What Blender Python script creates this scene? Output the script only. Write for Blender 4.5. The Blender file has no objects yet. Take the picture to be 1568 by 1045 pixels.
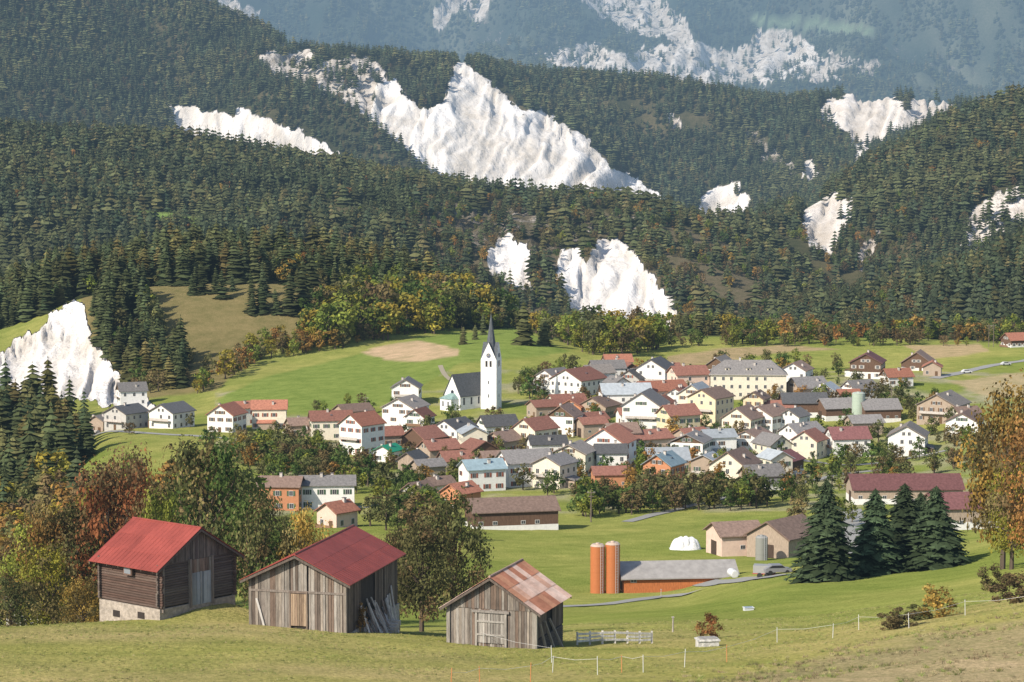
import bpy, math, random
import numpy as np
from mathutils import Matrix, Vector
random.seed(7); rng=np.random.default_rng(7)
S=bpy.context.scene
F=3688.0; TH=math.atan(311.5/F); CT,ST=math.cos(TH),math.sin(TH); CZ=100.0
# ---------------------------------------------------------------- survey helpers
def ray(px,py,d):
    xc=(px-784.0)/F; yc=(522.5-py)/F
    k=CT+yc*ST
    return d*xc/k, CZ+d*(-ST+yc*CT)/k
def proj(X,Y,Z):
    dz=Z-CZ
    dep=Y*CT-dz*ST; up=Y*ST+dz*CT
    return 784+F*X/dep, 522.5-F*up/dep
T=rng.random((256,256))
def vn(x,y,seed=0):
    x=np.asarray(x,float)+seed*17.31; y=np.asarray(y,float)+seed*9.73
    xi=np.floor(x).astype(int); yi=np.floor(y).astype(int)
    fx=x-xi; fy=y-yi; fx=fx*fx*(3-2*fx); fy=fy*fy*(3-2*fy)
    a=T[xi%256,yi%256]; b=T[(xi+1)%256,yi%256]; c=T[xi%256,(yi+1)%256]; d=T[(xi+1)%256,(yi+1)%256]
    return (a*(1-fx)+b*fx)*(1-fy)+(c*(1-fx)+d*fx)*fy
def fbm(x,y,o=4,seed=0):
    s=0;a=1;t=0
    for i in range(o):
        s=s+a*vn(x*2**i,y*2**i,seed+i); t+=a; a*=.5
    return s/t
# ---------------------------------------------------------------- terrain
COL=np.arange(-420,2000,4.0)
def knot(pts,sm=12):
    p=np.array(pts,float)
    py=np.interp(COL,p[:,0],p[:,2]); Y=np.interp(COL,p[:,0],p[:,1])
    k=np.hanning(2*sm+1); k/=k.sum()
    f=lambda a:np.convolve(np.pad(a,sm,mode='edge'),k,'valid')
    py=f(py);Y=f(Y)
    return Y, CZ+Y*(-ST+(522.5-py)/F*CT)/(CT+(522.5-py)/F*ST)
def kk(Y,*a):
    return knot([(p,Y,q) for p,q in a])
K14=[(-400,2500,180),(0,2500,212),(150,2500,222),(300,2480,238),(450,2450,262),(600,2400,281),(700,2380,292),(850,2350,314),(1000,2300,332),(1080,2300,345),(1160,2400,348),(1200,2450,338),(1260,2500,300),(1350,2550,252),(1460,2600,190),(1568,2600,155),(2000,2650,30)]
KN=[
 (COL*0+1.0, COL*0+98.0),
 kk(110,(-400,1062),(2000,1062)),
 knot([(-400,165,965),(0,165,962),(245,166,953),(380,165,955),(530,165,966),(750,165,984),(822,163,990),(900,163,988),(1100,160,990),(1250,156,978),(1400,152,960),(1568,150,935),(2000,150,870)]),
 knot([(-400,230,1010),(0,230,1000),(250,230,985),(500,230,975),(750,230,965),(830,230,960),(900,230,955),(1100,230,950),(1250,230,945),(1400,230,925),(1568,230,902),(2000,230,840)]),
 knot([(-400,300,1015),(0,300,1005),(300,300,965),(600,340,930),(900,380,912),(1050,380,905),(1200,320,886),(1400,310,872),(1568,300,848),(2000,300,800)]),
 knot([(-400,480,990),(0,480,965),(150,480,930),(300,480,865),(450,480,830),(600,500,822),(750,535,818),(900,480,850),(1050,480,850),(1200,480,850),(1350,480,826),(1568,480,812),(2000,480,800)]),
 kk(620,(-400,930),(0,890),(150,830),(300,775),(450,778),(600,778),(900,775),(1200,770),(1568,765),(2000,760)),
 kk(800,(-400,820),(0,765),(100,715),(150,675),(300,670),(450,676),(600,684),(750,680),(1050,680),(1200,688),(1350,690),(1568,655),(2000,640)),
 kk(950,(-400,700),(0,660),(150,640),(300,625),(340,615),(450,603),(600,597),(700,592),(800,592),(1000,585),(1200,580),(1350,580),(1568,590),(2000,590)),
 kk(1080,(-400,600),(0,590),(150,575),(300,560),(450,560),(600,545),(700,530),(800,530),(900,545),(1050,555),(1200,555),(1350,555),(1568,545),(2000,540)),
 kk(1200,(-400,520),(0,505),(110,462),(200,445),(300,440),(400,440),(480,450),(600,500),(700,508),(800,508),(900,530),(1050,520),(1200,520),(1350,522),(1568,525),(2000,515)),
 kk(1330,(-400,480),(0,465),(150,435),(300,405),(450,405),(600,425),(700,465),(750,495),(850,520),(1000,518),(1200,525),(1568,528),(2000,515)),
 kk(1500,(-400,540),(0,540),(600,570),(1000,590),(1300,560),(1568,530),(2000,500)),
 kk(1750,(-400,500),(0,500),(300,500),(600,540),(900,545),(1050,540),(1200,515),(1300,480),(1450,430),(1568,390),(2000,320)),
 kk(2000,(-400,330),(0,345),(300,350),(600,360),(750,390),(1050,395),(1200,440),(1300,490),(1450,465),(1568,430),(2000,380)),
 knot(K14,6),
 knot([(a,b+330,c+75) for a,b,c in K14]),
 knot([(a,3200,c+8) for a,b,c in K14]),
 kk(3450,(-400,100),(0,105),(250,160),(400,125),(570,135),(700,145),(800,185),(900,225),(1000,290),(1100,290),(1200,280),(1350,240),(1568,200),(2000,120)),
 knot([(-400,3900,-155),(0,3900,-75),(150,3900,-30),(280,3900,6),(430,3800,62),(500,3800,86),(600,3800,92),(700,3800,102),(830,3850,121),(1050,3900,138),(1200,3900,152),(1300,3900,150),(1460,3900,168),(1568,3900,205),(2000,3900,205)],5),
 kk(4700,(-400,60),(0,80),(430,190),(1000,260),(2000,280)),
 kk(6300,(-400,160),(1000,190),(2000,190)),
 kk(8300,(-400,-160),(400,-140),(900,-120),(1568,-160),(2000,-160)),
 kk(9500,(-400,-260),(2000,-260))]
KY=np.array([k[0] for k in KN]); KZ=np.array([k[1] for k in KN])
H=np.diff(KY,axis=0); D=np.diff(KZ,axis=0)/H
M=np.zeros_like(KZ)
M[0]=D[0];M[-1]=D[-1]
for i in range(1,len(KN)-1):
    a,b=D[i-1],D[i]
    M[i]=np.where(a*b>0,2*a*b/np.where(np.abs(a+b)<1e-9,1e-9,a+b),0)
BUMPS=[]
def hgt(X,Y):
    X=np.asarray(X,float);Y=np.asarray(Y,float)
    px=784+F*X/np.maximum(Y,1.0)
    u=np.clip((px-COL[0])/4.0,0,len(COL)-1.001); i=u.astype(int); f=u-i
    g=lambda A,k:A[k,i]*(1-f)+A[k,i+1]*f
    z=np.zeros_like(Y); 
    for k in range(len(KN)-1):
        y0=g(KY,k);y1=g(KY,k+1)
        m=(Y>=y0)&((Y<y1)|(k==len(KN)-2)) if k>0 else (Y<y1)
        if not m.any(): continue
        h=y1-y0; t=np.clip((Y-y0)/h,0,1)
        z0,z1,m0,m1=g(KZ,k),g(KZ,k+1),g(M,k),g(M,k+1)
        zz=(2*t**3-3*t**2+1)*z0+(t**3-2*t**2+t)*h*m0+(-2*t**3+3*t**2)*z1+(t**3-t**2)*h*m1
        z=np.where(m,zz,z)
    n=(fbm(X/9,Y/9,3,1)-.5)*.5
    z=z+n*np.clip((Y-60)/60,0,1)
    z=z+(fbm(X/45,Y/45,2,2)-.5)*3*np.clip((Y-180)/100,0,1)*np.clip((520-Y)/80,0,1)
    a=np.clip((Y-1500)/900,0,1)
    z=z+a*(fbm(X/170,Y/170,4,5)-.5)*44*np.clip((Y/3000),.5,1.8)
    b=np.clip((Y-5600)/700,0,1)
    z=z+b*(fbm(X/330,Y/700,5,9)-.5)*330
    for bx,by,r,hh in BUMPS:
        z=z+hh*np.exp(-((X-bx)**2+(Y-by)**2)/(r*r))
    return z
def hit(px,py,y0=60,y1=1400):
    d=np.linspace(y0,y1,1600)
    X,Z=ray(px,py,d); h=hgt(X,d); s=np.where(Z<=h)[0]
    if len(s)==0: i=len(d)-1
    else: i=s[0]
    if i==0: i=1
    a=Z[i-1]-h[i-1]; b=h[i]-Z[i]; t=a/(a+b) if (a+b)>1e-9 else 0
    t=min(max(t,0),1)
    y=d[i-1]+t*(d[i]-d[i-1]); x,_=ray(px,py,y)
    return float(x),float(y),float(hgt(np.array([x]),np.array([y]))[0])
BX,_=ray(322,935,172); BUMPS.append((BX,171.5,4.2,1.6))
def inpoly(P,x,y):
    P=np.array(P,float);c=np.zeros(x.shape,bool);n=len(P)
    for i in range(n):
        x0,y0=P[i];x1,y1=P[(i+1)%n]
        if y0==y1: continue
        m=((y0>y)!=(y1>y))&(x<(x1-x0)*(y-y0)/(y1-y0)+x0)
        c^=m
    return c
def sdist(P,x,y):
    P=np.array(P,float);n=len(P);d=np.full(x.shape,1e9)
    for i in range(n):
        a=P[i];b=P[(i+1)%n];v=b-a;L=max((v**2).sum(),1e-6)
        t=np.clip(((x-a[0])*v[0]+(y-a[1])*v[1])/L,0,1)
        d=np.minimum(d,np.hypot(x-a[0]-t*v[0],y-a[1]-t*v[1]))
    return np.where(inpoly(P,x,y),d,-d)
CL=[ # outline, Ymin, Ymax, bareness
 ([(252,160),(300,165),(355,178),(365,165),(400,178),(440,196),(480,208),(500,225),(520,238),(545,258),(500,262),(470,258),(430,250),(390,243),(350,236),(310,230),(280,218),(262,190)],2900,4200,1),
 ([(394,88),(425,72),(450,54),(470,74),(500,93),(540,86),(575,93),(594,110),(582,150),(567,178),(540,162),(510,152),(480,132),(440,118),(410,107)],2900,4200,.62),
 ([(500,95),(700,98),(760,125),(810,170),(700,180),(600,165),(560,170)],2900,4200,.36),
 ([(575,128),(605,118),(625,150),(655,165),(680,155),(688,120),(698,92),(742,115),(800,170),(830,166),(870,196),(910,224),(935,256),(970,266),(1018,308),(960,330),(900,325),(860,312),(800,302),(760,297),(720,285),(660,264),(618,228),(588,202),(567,180)],2900,4200,1),
 ([(1062,345),(1072,302),(1100,286),(1125,280),(1146,298),(1145,345)],2900,4200,.95),
 ([(1225,262),(1243,240),(1260,275),(1225,276)],2900,4200,.95),
 ([(1140,200),(1165,206),(1220,255),(1215,272),(1175,248)],2900,4200,.5),
 ([(1018,172),(1042,175),(1048,202),(1028,198)],2900,4200,.6),
 ([(880,150),(1000,160),(1130,200),(1120,215),(980,190),(900,180)],2900,4200,.22),
 ([(1255,160),(1320,134),(1370,140),(1390,160),(1400,144),(1440,144),(1470,158),(1420,184),(1370,202),(1340,224),(1310,250),(1296,200),(1262,185)],2900,4200,.72),
 ([(1205,290),(1250,288),(1290,300),(1325,306),(1295,337),(1282,375),(1265,392),(1240,370),(1218,325)],1900,2700,.75),
 ([(1610,262),(1540,292),(1500,312),(1475,345),(1470,385),(1500,380),(1530,355),(1610,320)],1900,2700,.64),
 ([(1310,390),(1340,350),(1350,355),(1320,410)],1900,2700,.6),
 ([(858,380),(885,378),(903,400),(912,366),(940,360),(968,378),(990,410),(1010,440),(1034,455),(1036,540),(1000,545),(960,535),(930,515),(895,505),(868,460),(850,430)],1600,2300,1),
 ([(744,395),(764,364),(782,356),(804,380),(814,410),(812,445),(785,440),(755,420)],1600,2300,1),
 ([(640,305),(730,298),(800,312),(840,328),(870,325),(900,335),(970,325),(980,356),(1000,400),(960,385),(900,372),(880,388),(860,430),(840,440),(830,400),(800,352),(745,370),(735,400),(700,345),(640,335)],1600,2400,.41),
 ([(1000,340),(1080,350),(1180,400),(1200,450),(1120,470),(1060,440),(1020,400)],1600,2400,.26),
 ([(380,300),(450,300),(600,320),(640,350),(560,345),(450,330)],1600,2400,.22),
 ([(0,335),(40,345),(25,372),(-20,372)],1600,2400,.6),
 ([(-20,558),(30,516),(60,504),(80,480),(115,459),(132,470),(137,520),(162,545),(187,580),(217,600),(247,628),(215,634),(190,620),(160,624),(140,614),(100,610),(60,608),(-20,610)],850,1260,1),
 ([(655,50),(685,-30),(760,-30),(735,35),(705,8),(675,46)],5500,9000,.60),
 ([(815,82),(880,108),(930,118),(1000,131),(1100,135),(1200,125),(1285,121),(1275,95),(1235,65),(1200,42),(1160,42),(1140,70),(1110,76),(1065,64),(1050,30),(1020,10),(1005,-30),(850,-30),(930,30),(960,50),(1020,55),(1040,70),(1000,72),(950,80),(900,66),(870,74)],5500,9000,.62),
 ([(1270,80),(1345,96),(1335,112),(1270,98)],5500,9000,.55),
 ([(330,-14),(365,4),(400,16),(385,28),(340,18)],5500,9000,.55),
 ([(740,30),(800,60),(850,60),(860,90),(780,80),(720,55)],5500,9000,.33),
 ([(1330,60),(1400,70),(1500,110),(1480,120),(1390,95)],5500,9000,.33),
]
def cliffmask(X,Y,Z):
    px,py=proj(X,Y,Z)
    m=np.full(X.shape,-30.0); w=np.zeros(X.shape)
    for P,a,b,wh in CL:
        A=np.array(P)
        s=(Y>a)&(Y<b)&(px>A[:,0].min()-25)&(px<A[:,0].max()+25)&(py>A[:,1].min()-25)&(py<A[:,1].max()+25)
        if not s.any(): continue
        d=sdist(P,px[s],py[s])
        mm=m[s];ww=w[s]
        g=((d>mm)&((wh>=ww)|(mm<0))) | ((d>0)&(wh>ww)); mm[g]=d[g]; ww[g]=wh
        m[s]=mm;w[s]=ww
    m=m+(fbm(px/7,py/9,4,3)-.5)*20
    return m,w
rows=[12,34,24,22,22,22,22,26,26,26,26,12,10,30,44,10,10,54,54,8,8,64,10]
gc=np.arange(-416,1990,3.0)
ci=(gc-COL[0])/4; i0=ci.astype(int); fr=ci-i0
gY=[]
for k,n in enumerate(rows):
    a=KY[k][i0]*(1-fr)+KY[k][i0+1]*fr; b=KY[k+1][i0]*(1-fr)+KY[k+1][i0+1]*fr
    for j in range(n): gY.append(a+(b-a)*j/n)
gY.append(b*1.0)
GY=np.array(gY); GX=(gc[None,:]-784)/F*GY; GZ=hgt(GX,GY)
CM,CW=cliffmask(GX,GY,GZ)
gp,gq=proj(GX,GY,GZ)
cm=np.clip(CM/14,0,1); cm=cm*cm*(3-2*cm)
sc_=gp+ (fbm(gp/60,gq/40,3,44)-.5)*60 + gq*.3
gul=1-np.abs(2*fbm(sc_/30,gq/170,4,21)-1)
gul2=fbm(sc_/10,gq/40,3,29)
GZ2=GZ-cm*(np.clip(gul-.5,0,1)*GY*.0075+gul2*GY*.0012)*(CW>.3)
nr,nc=GY.shape
cum=np.maximum.accumulate((GZ-CZ)/GY,axis=0)
YB=np.arange(0,9600,10.0)
SL_=np.array([np.interp(YB,GY[:,c],cum[:,c]) for c in range(0,nc,4)])
def seen(X,Y,Z,h):
    c=np.clip(((784+F*X/Y)-gc[0])/12,0,len(SL_)-1).astype(int);b=np.clip((Y-12)/10,0,len(YB)-1).astype(int)
    return (Z+h*1.2+5-CZ)/Y>SL_[c,b]
co=np.stack([GX,GY,GZ2],-1).reshape(-1,3)
idx=np.arange(nr*nc).reshape(nr,nc)
fc=np.stack([idx[:-1,:-1],idx[:-1,1:],idx[1:,1:],idx[1:,:-1]],-1).reshape(-1,4)
me=bpy.data.meshes.new('terrain')
me.vertices.add(len(co)); me.vertices.foreach_set('co',co.ravel())
me.loops.add(fc.size); me.loops.foreach_set('vertex_index',fc.ravel())
me.polygons.add(len(fc)); me.polygons.foreach_set('loop_start',np.arange(len(fc))*4); me.polygons.foreach_set('loop_total',np.full(len(fc),4))
me.polygons.foreach_set('use_smooth',np.ones(len(fc),bool))
me.update(calc_edges=True)
C=np.zeros((nr,nc,3))
n1=fbm(GX/40,GY/40,4,31); n2=fbm(GX/14,GY/14,4,33)
mixc=lambda a,b,t:np.array(a)[None,None]*(1-t[...,None])+np.array(b)[None,None]*t[...,None]
C[:]=mixc((.18,.22,.05),(.27,.275,.08),np.clip((n1-.3)*2.4,0,1))
near=mixc((.26,.255,.075),(.34,.285,.125),np.clip((n2-.3)*2,0,1))
t=np.clip((265-GY)/90,0,1)*np.clip(1-(gp-900)/500*(GY>175),.0,1); C=C*(1-t[...,None])+near*t[...,None]
rough=mixc((.25,.21,.11),(.33,.265,.17),n2)
t=np.clip((gq-(1045-(gp-1000)*.19))/18+(n2-.5)*3,0,1)*(GY<175)*np.clip((gp-1000)/150,0,1)*.8; C=C*(1-t[...,None])+rough*t[...,None]
vil=(GY>600)&(GY<1000)&(gp>330)
t=np.clip((n2-.5)*6,0,1)*vil*.6; C=C*(1-t[...,None])+np.array((.32,.29,.23))*t[...,None]
def cover(P,a,b,col,am=1):
    global C
    s=(GY>a)&(GY<b); d=sdist(P,gp,gq)+(n2-.5)*6; t=(np.clip(d/3,0,1)*s*am)[...,None]
    C=C*(1-t)+np.array(col)*t
ff=np.clip((GY-1215)/25,0,1)[...,None]; C=C*(1-ff)+mixc((.05,.055,.028),(.13,.11,.06),np.clip((n1-.4)*2.5,0,1))*ff
ff=np.clip((GY-5000)/500,0,1)[...,None]; C=C*(1-ff)+mixc((.035,.05,.035),(.12,.13,.09),np.clip((fbm(GX/120,GY/300,4,37)-.35)*2.5,0,1))*ff
cover([(120,450),(200,436),(300,425),(400,425),(490,440),(560,480),(480,510),(380,560),(330,600),(150,620),(130,520)],950,1300,(.20,.17,.075))
cover([(330,612),(400,578),(520,548),(640,515),(790,500),(880,540),(700,560),(600,620),(500,640),(340,625)],850,1300,(.175,.23,.055))
cover([(546,540),(590,527),(640,519),(704,534),(704,546),(650,556),(590,553)],900,1300,(.44,.33,.21))
cover([(1020,545),(1100,533),(1200,527),(1290,535),(1180,545),(1060,562),(1020,560)],900,1300,(.32,.25,.14))
cover([(1450,585),(1568,568),(1650,570),(1650,620),(1500,605)],800,1300,(.35,.29,.17))
cover([(1380,528),(1500,526),(1520,540),(1420,552)],900,1300,(.36,.28,.16))
cover([(195,320),(250,325),(330,340),(320,352),(240,345),(200,338)],1600,2400,(.18,.26,.07))
cover([(640,300),(1000,330),(1200,400),(1300,520),(760,560),(640,400)],1500,2350,(.15,.125,.08),.7)
cover([(1150,22),(1260,30),(1345,42),(1340,58),(1240,48),(1150,36)],5500,9000,(.16,.21,.13))
C=np.concatenate([C,np.ones((nr,nc,1))],-1)
a=me.attributes.new('Col','FLOAT_COLOR','POINT'); a.data.foreach_set('color',C.reshape(-1,4).ravel())
a=me.attributes.new('cliff','FLOAT','POINT'); a.data.foreach_set('value',np.clip(CM/6+.5,0,1).ravel())
a=me.attributes.new('white','FLOAT','POINT'); a.data.foreach_set('value',CW.ravel())
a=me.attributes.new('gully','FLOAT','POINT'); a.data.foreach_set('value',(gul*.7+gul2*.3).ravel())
terrain=bpy.data.objects.new('terrain',me); S.collection.objects.link(terrain)
# ---------------------------------------------------------------- materials
ng=bpy.data.node_groups.new('painted_haze','ShaderNodeTree')  # distance haze painted into every material as a blue glow, growing with world Y
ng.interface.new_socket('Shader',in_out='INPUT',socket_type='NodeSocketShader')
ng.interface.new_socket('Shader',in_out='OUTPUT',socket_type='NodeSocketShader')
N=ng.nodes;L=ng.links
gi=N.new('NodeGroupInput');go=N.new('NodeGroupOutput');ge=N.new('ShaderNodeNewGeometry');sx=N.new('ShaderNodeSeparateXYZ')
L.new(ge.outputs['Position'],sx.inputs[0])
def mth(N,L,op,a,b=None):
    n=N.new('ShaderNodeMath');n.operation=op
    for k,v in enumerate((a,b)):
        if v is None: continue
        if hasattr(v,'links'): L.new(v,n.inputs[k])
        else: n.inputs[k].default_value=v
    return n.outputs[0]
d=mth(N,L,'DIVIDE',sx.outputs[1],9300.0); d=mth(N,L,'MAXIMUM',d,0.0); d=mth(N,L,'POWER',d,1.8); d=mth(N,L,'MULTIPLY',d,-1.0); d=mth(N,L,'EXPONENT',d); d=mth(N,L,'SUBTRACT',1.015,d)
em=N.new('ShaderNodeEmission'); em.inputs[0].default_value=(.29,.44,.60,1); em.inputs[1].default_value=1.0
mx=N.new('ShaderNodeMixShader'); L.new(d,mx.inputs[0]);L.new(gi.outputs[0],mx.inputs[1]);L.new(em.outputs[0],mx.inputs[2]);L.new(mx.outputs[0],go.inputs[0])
def material(name,rough=.85,noise=6.0,amt=.3,bump=0,bscale=8.0,spec=.2,metal=0,leaf=False,rand=0,streak=None,coord='Object',plain=False):
    m=bpy.data.materials.new(name);m.use_nodes=True;m.cycles.emission_sampling='NONE'
    N=m.node_tree.nodes;L=m.node_tree.links;N.clear()
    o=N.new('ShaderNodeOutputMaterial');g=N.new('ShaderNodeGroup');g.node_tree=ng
    at=N.new('ShaderNodeAttribute');at.attribute_name='Col'
    tc=N.new('ShaderNodeTexCoord');vec=tc.outputs[coord]
    if streak:
        mp=N.new('ShaderNodeMapping');mp.inputs['Scale'].default_value=streak;L.new(vec,mp.inputs[0]);vec=mp.outputs[0]
    col=at.outputs[0]
    if amt>0:
        nz=N.new('ShaderNodeTexNoise');nz.inputs['Scale'].default_value=noise;nz.inputs['Detail'].default_value=4;nz.inputs['Roughness'].default_value=.65
        L.new(vec,nz.inputs['Vector'])
        v=mth(N,L,'MULTIPLY',nz.outputs[0],amt*4);v=mth(N,L,'ADD',v,1-amt*2)
        vm=N.new('ShaderNodeVectorMath');vm.operation='SCALE';L.new(col,vm.inputs[0]);L.new(v,vm.inputs['Scale']);col=vm.outputs[0]
    if rand>0:
        oi=N.new('ShaderNodeObjectInfo');v=mth(N,L,'MULTIPLY',oi.outputs['Random'],rand);v=mth(N,L,'ADD',v,1-rand/2)
        vm=N.new('ShaderNodeVectorMath');vm.operation='SCALE';L.new(col,vm.inputs[0]);L.new(v,vm.inputs['Scale']);col=vm.outputs[0]
        hs=N.new('ShaderNodeHueSaturation');L.new(col,hs.inputs['Color'])
        v=mth(N,L,'MULTIPLY',oi.outputs['Random'],7.3);v=mth(N,L,'FRACT',v);v=mth(N,L,'MULTIPLY',v,.035);v=mth(N,L,'ADD',v,.492);L.new(v,hs.inputs['Hue']);col=hs.outputs[0]
    if leaf:
        a=N.new('ShaderNodeBsdfDiffuse');b=N.new('ShaderNodeBsdfTranslucent');L.new(col,a.inputs[0]);L.new(col,b.inputs[0])
        sh=N.new('ShaderNodeMixShader');sh.inputs[0].default_value=.3;L.new(a.outputs[0],sh.inputs[1]);L.new(b.outputs[0],sh.inputs[2]);sh=sh.outputs[0]
    elif plain:
        a=N.new('ShaderNodeBsdfDiffuse');L.new(col,a.inputs[0]);sh=a.outputs[0]
    else:
        p=N.new('ShaderNodeBsdfPrincipled');L.new(col,p.inputs['Base Color']);p.inputs['Roughness'].default_value=rough;p.inputs['Metallic'].default_value=metal
        p.inputs['Specular IOR Level'].default_value=spec
        if bump>0:
            nz=N.new('ShaderNodeTexNoise');nz.inputs['Scale'].default_value=bscale;nz.inputs['Detail'].default_value=4;L.new(vec,nz.inputs['Vector'])
            bp=N.new('ShaderNodeBump');bp.inputs['Strength'].default_value=1;bp.inputs['Distance'].default_value=bump;L.new(nz.outputs[0],bp.inputs['Height']);L.new(bp.outputs[0],p.inputs['Normal'])
        sh=p.outputs[0]
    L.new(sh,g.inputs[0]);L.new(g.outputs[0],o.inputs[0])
    return m
def terrain_mat():
    m=bpy.data.materials.new('ground_cover');m.use_nodes=True;m.cycles.emission_sampling='NONE'
    N=m.node_tree.nodes;L=m.node_tree.links;N.clear()
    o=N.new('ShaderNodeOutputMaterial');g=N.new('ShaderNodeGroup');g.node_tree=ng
    A=lambda s:[setattr(x:=N.new('ShaderNodeAttribute'),'attribute_name',s),x][1]
    at=A('Col');cl=A('cliff');wh=A('white');gu=A('gully');tc=N.new('ShaderNodeTexCoord');vec=tc.outputs['Object']
    def noise(s,d=6,r=.6,sc=None):
        nz=N.new('ShaderNodeTexNoise');nz.inputs['Scale'].default_value=s;nz.inputs['Detail'].default_value=d;nz.inputs['Roughness'].default_value=r
        v=vec
        if sc: mp=N.new('ShaderNodeMapping');mp.inputs['Scale'].default_value=sc;L.new(vec,mp.inputs[0]);v=mp.outputs[0]
        L.new(v,nz.inputs['Vector']);return nz.outputs[0]
    def ramp(v,st):
        r=N.new('ShaderNodeValToRGB');L.new(v,r.inputs[0]);e=r.color_ramp.elements
        e[0].position,e[0].color=st[0][0],(*st[0][1],1);e[1].position,e[1].color=st[-1][0],(*st[-1][1],1)
        for p,c in st[1:-1]:
            x=e.new(p);x.color=(*c,1)
        return r.outputs[0]
    def mix(f,a,b,t='MIX'):
        x=N.new('ShaderNodeMix');x.data_type='RGBA';x.blend_type=t
        for s,v in ((x.inputs[0],f),(x.inputs[6],a),(x.inputs[7],b)):
            if hasattr(v,'links'):L.new(v,s)
            else:s.default_value=v if not isinstance(v,tuple) else (*v,1)
        return x.outputs[2]
    gcol=mix(1.0,at.outputs[0],ramp(noise(3.2,3,.7),[(.3,(.62,.66,.58)),(.7,(1.35,1.3,1.35))]),'MULTIPLY')
    gcol=mix(1.0,gcol,ramp(noise(.13,5,.75),[(.3,(.70,.77,.66)),(.7,(1.28,1.2,1.27))]),'MULTIPLY')
    dirt=mix(ramp(noise(.04,5,.7),[(.42,(0,0,0)),(.62,(1,1,1))]),(.62,.57,.52),(.38,.31,.235))
    whit=mix(ramp(noise(.018,5,.7,(1,1,.5)),[(.45,(1,1,1)),(.66,(0,0,0))]),(.66,.62,.57),(.82,.80,.785))
    wsel=mth(N,L,'MULTIPLY',wh.outputs['Fac'],1.6);wsel=mth(N,L,'SUBTRACT',wsel,.6);wsel=mth(N,L,'MAXIMUM',wsel,0.0);wsel=mth(N,L,'MINIMUM',wsel,1.0)
    ccol=mix(wsel,dirt,whit)
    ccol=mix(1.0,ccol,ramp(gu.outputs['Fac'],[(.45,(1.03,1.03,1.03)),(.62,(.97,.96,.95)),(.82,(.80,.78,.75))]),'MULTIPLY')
    f=ramp(cl.outputs['Fac'],[(.35,(0,0,0)),(.6,(1,1,1))])
    vg=mth(N,L,'ADD',noise(.035,6,.78),wh.outputs['Fac']);vg=ramp(mth(N,L,'MULTIPLY',vg,.5),[(.44,(0,0,0)),(.54,(1,1,1))])
    f=mix(1.0,f,vg,'MULTIPLY')
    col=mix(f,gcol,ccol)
    p=N.new('ShaderNodeBsdfDiffuse');L.new(col,p.inputs['Color']);p.inputs['Roughness'].default_value=.6
    bp=N.new('ShaderNodeBump');bp.inputs['Distance'].default_value=.25;L.new(noise(2.2,3,.7),bp.inputs['Height'])
    b2=N.new('ShaderNodeBump');b2.inputs['Distance'].default_value=7.0;h=mix(1.0,noise(.035,5,.6,(1.5,1.5,.5)),f,'MULTIPLY');L.new(h,b2.inputs['Height']);L.new(bp.outputs[0],b2.inputs['Normal'])
    L.new(b2.outputs[0],p.inputs['Normal'])
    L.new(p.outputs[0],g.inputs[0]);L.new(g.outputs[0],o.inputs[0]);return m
me.materials.append(terrain_mat())
MATS={}
MATS['plaster']=material('plaster',.9,1.2,.12,bump=.01)
MATS['wood']=material('weathered_wood',.9,2.5,.38,bump=.02,bscale=6,streak=(3,3,.5))
MATS['logs']=material('log_wood',.9,3,.34,bump=.02,streak=(.5,.5,4))
MATS['tile']=material('roof_tiles',.8,1.6,.34,bump=.05,bscale=5)
MATS['metal']=material('painted_metal_roof',.6,.8,.22,spec=.25)
MATS['rust']=material('rusty_sheet',.75,1.6,.33,streak=(1,.5,1))
MATS['glass']=material('window_glass',.15,1,0,spec=.6)
MATS['stone']=material('rubble_stone',.95,3.5,.38,bump=.08,bscale=4)
MATS['bark']=material('bark',.95,5,.25,plain=True)
MATS['leaf']=material('foliage',leaf=True,amt=0,rand=.5)
MATS['grass']=material('grass_blades',plain=True,amt=0,rand=.4)
MATS['needle']=material('conifer_needles',.9,amt=0,rand=.75,plain=True)
MATS['road']=material('asphalt',.9,2,.1)
MATS['plastic']=material('coated_sheet',.5,3,.06,spec=.4)
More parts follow.
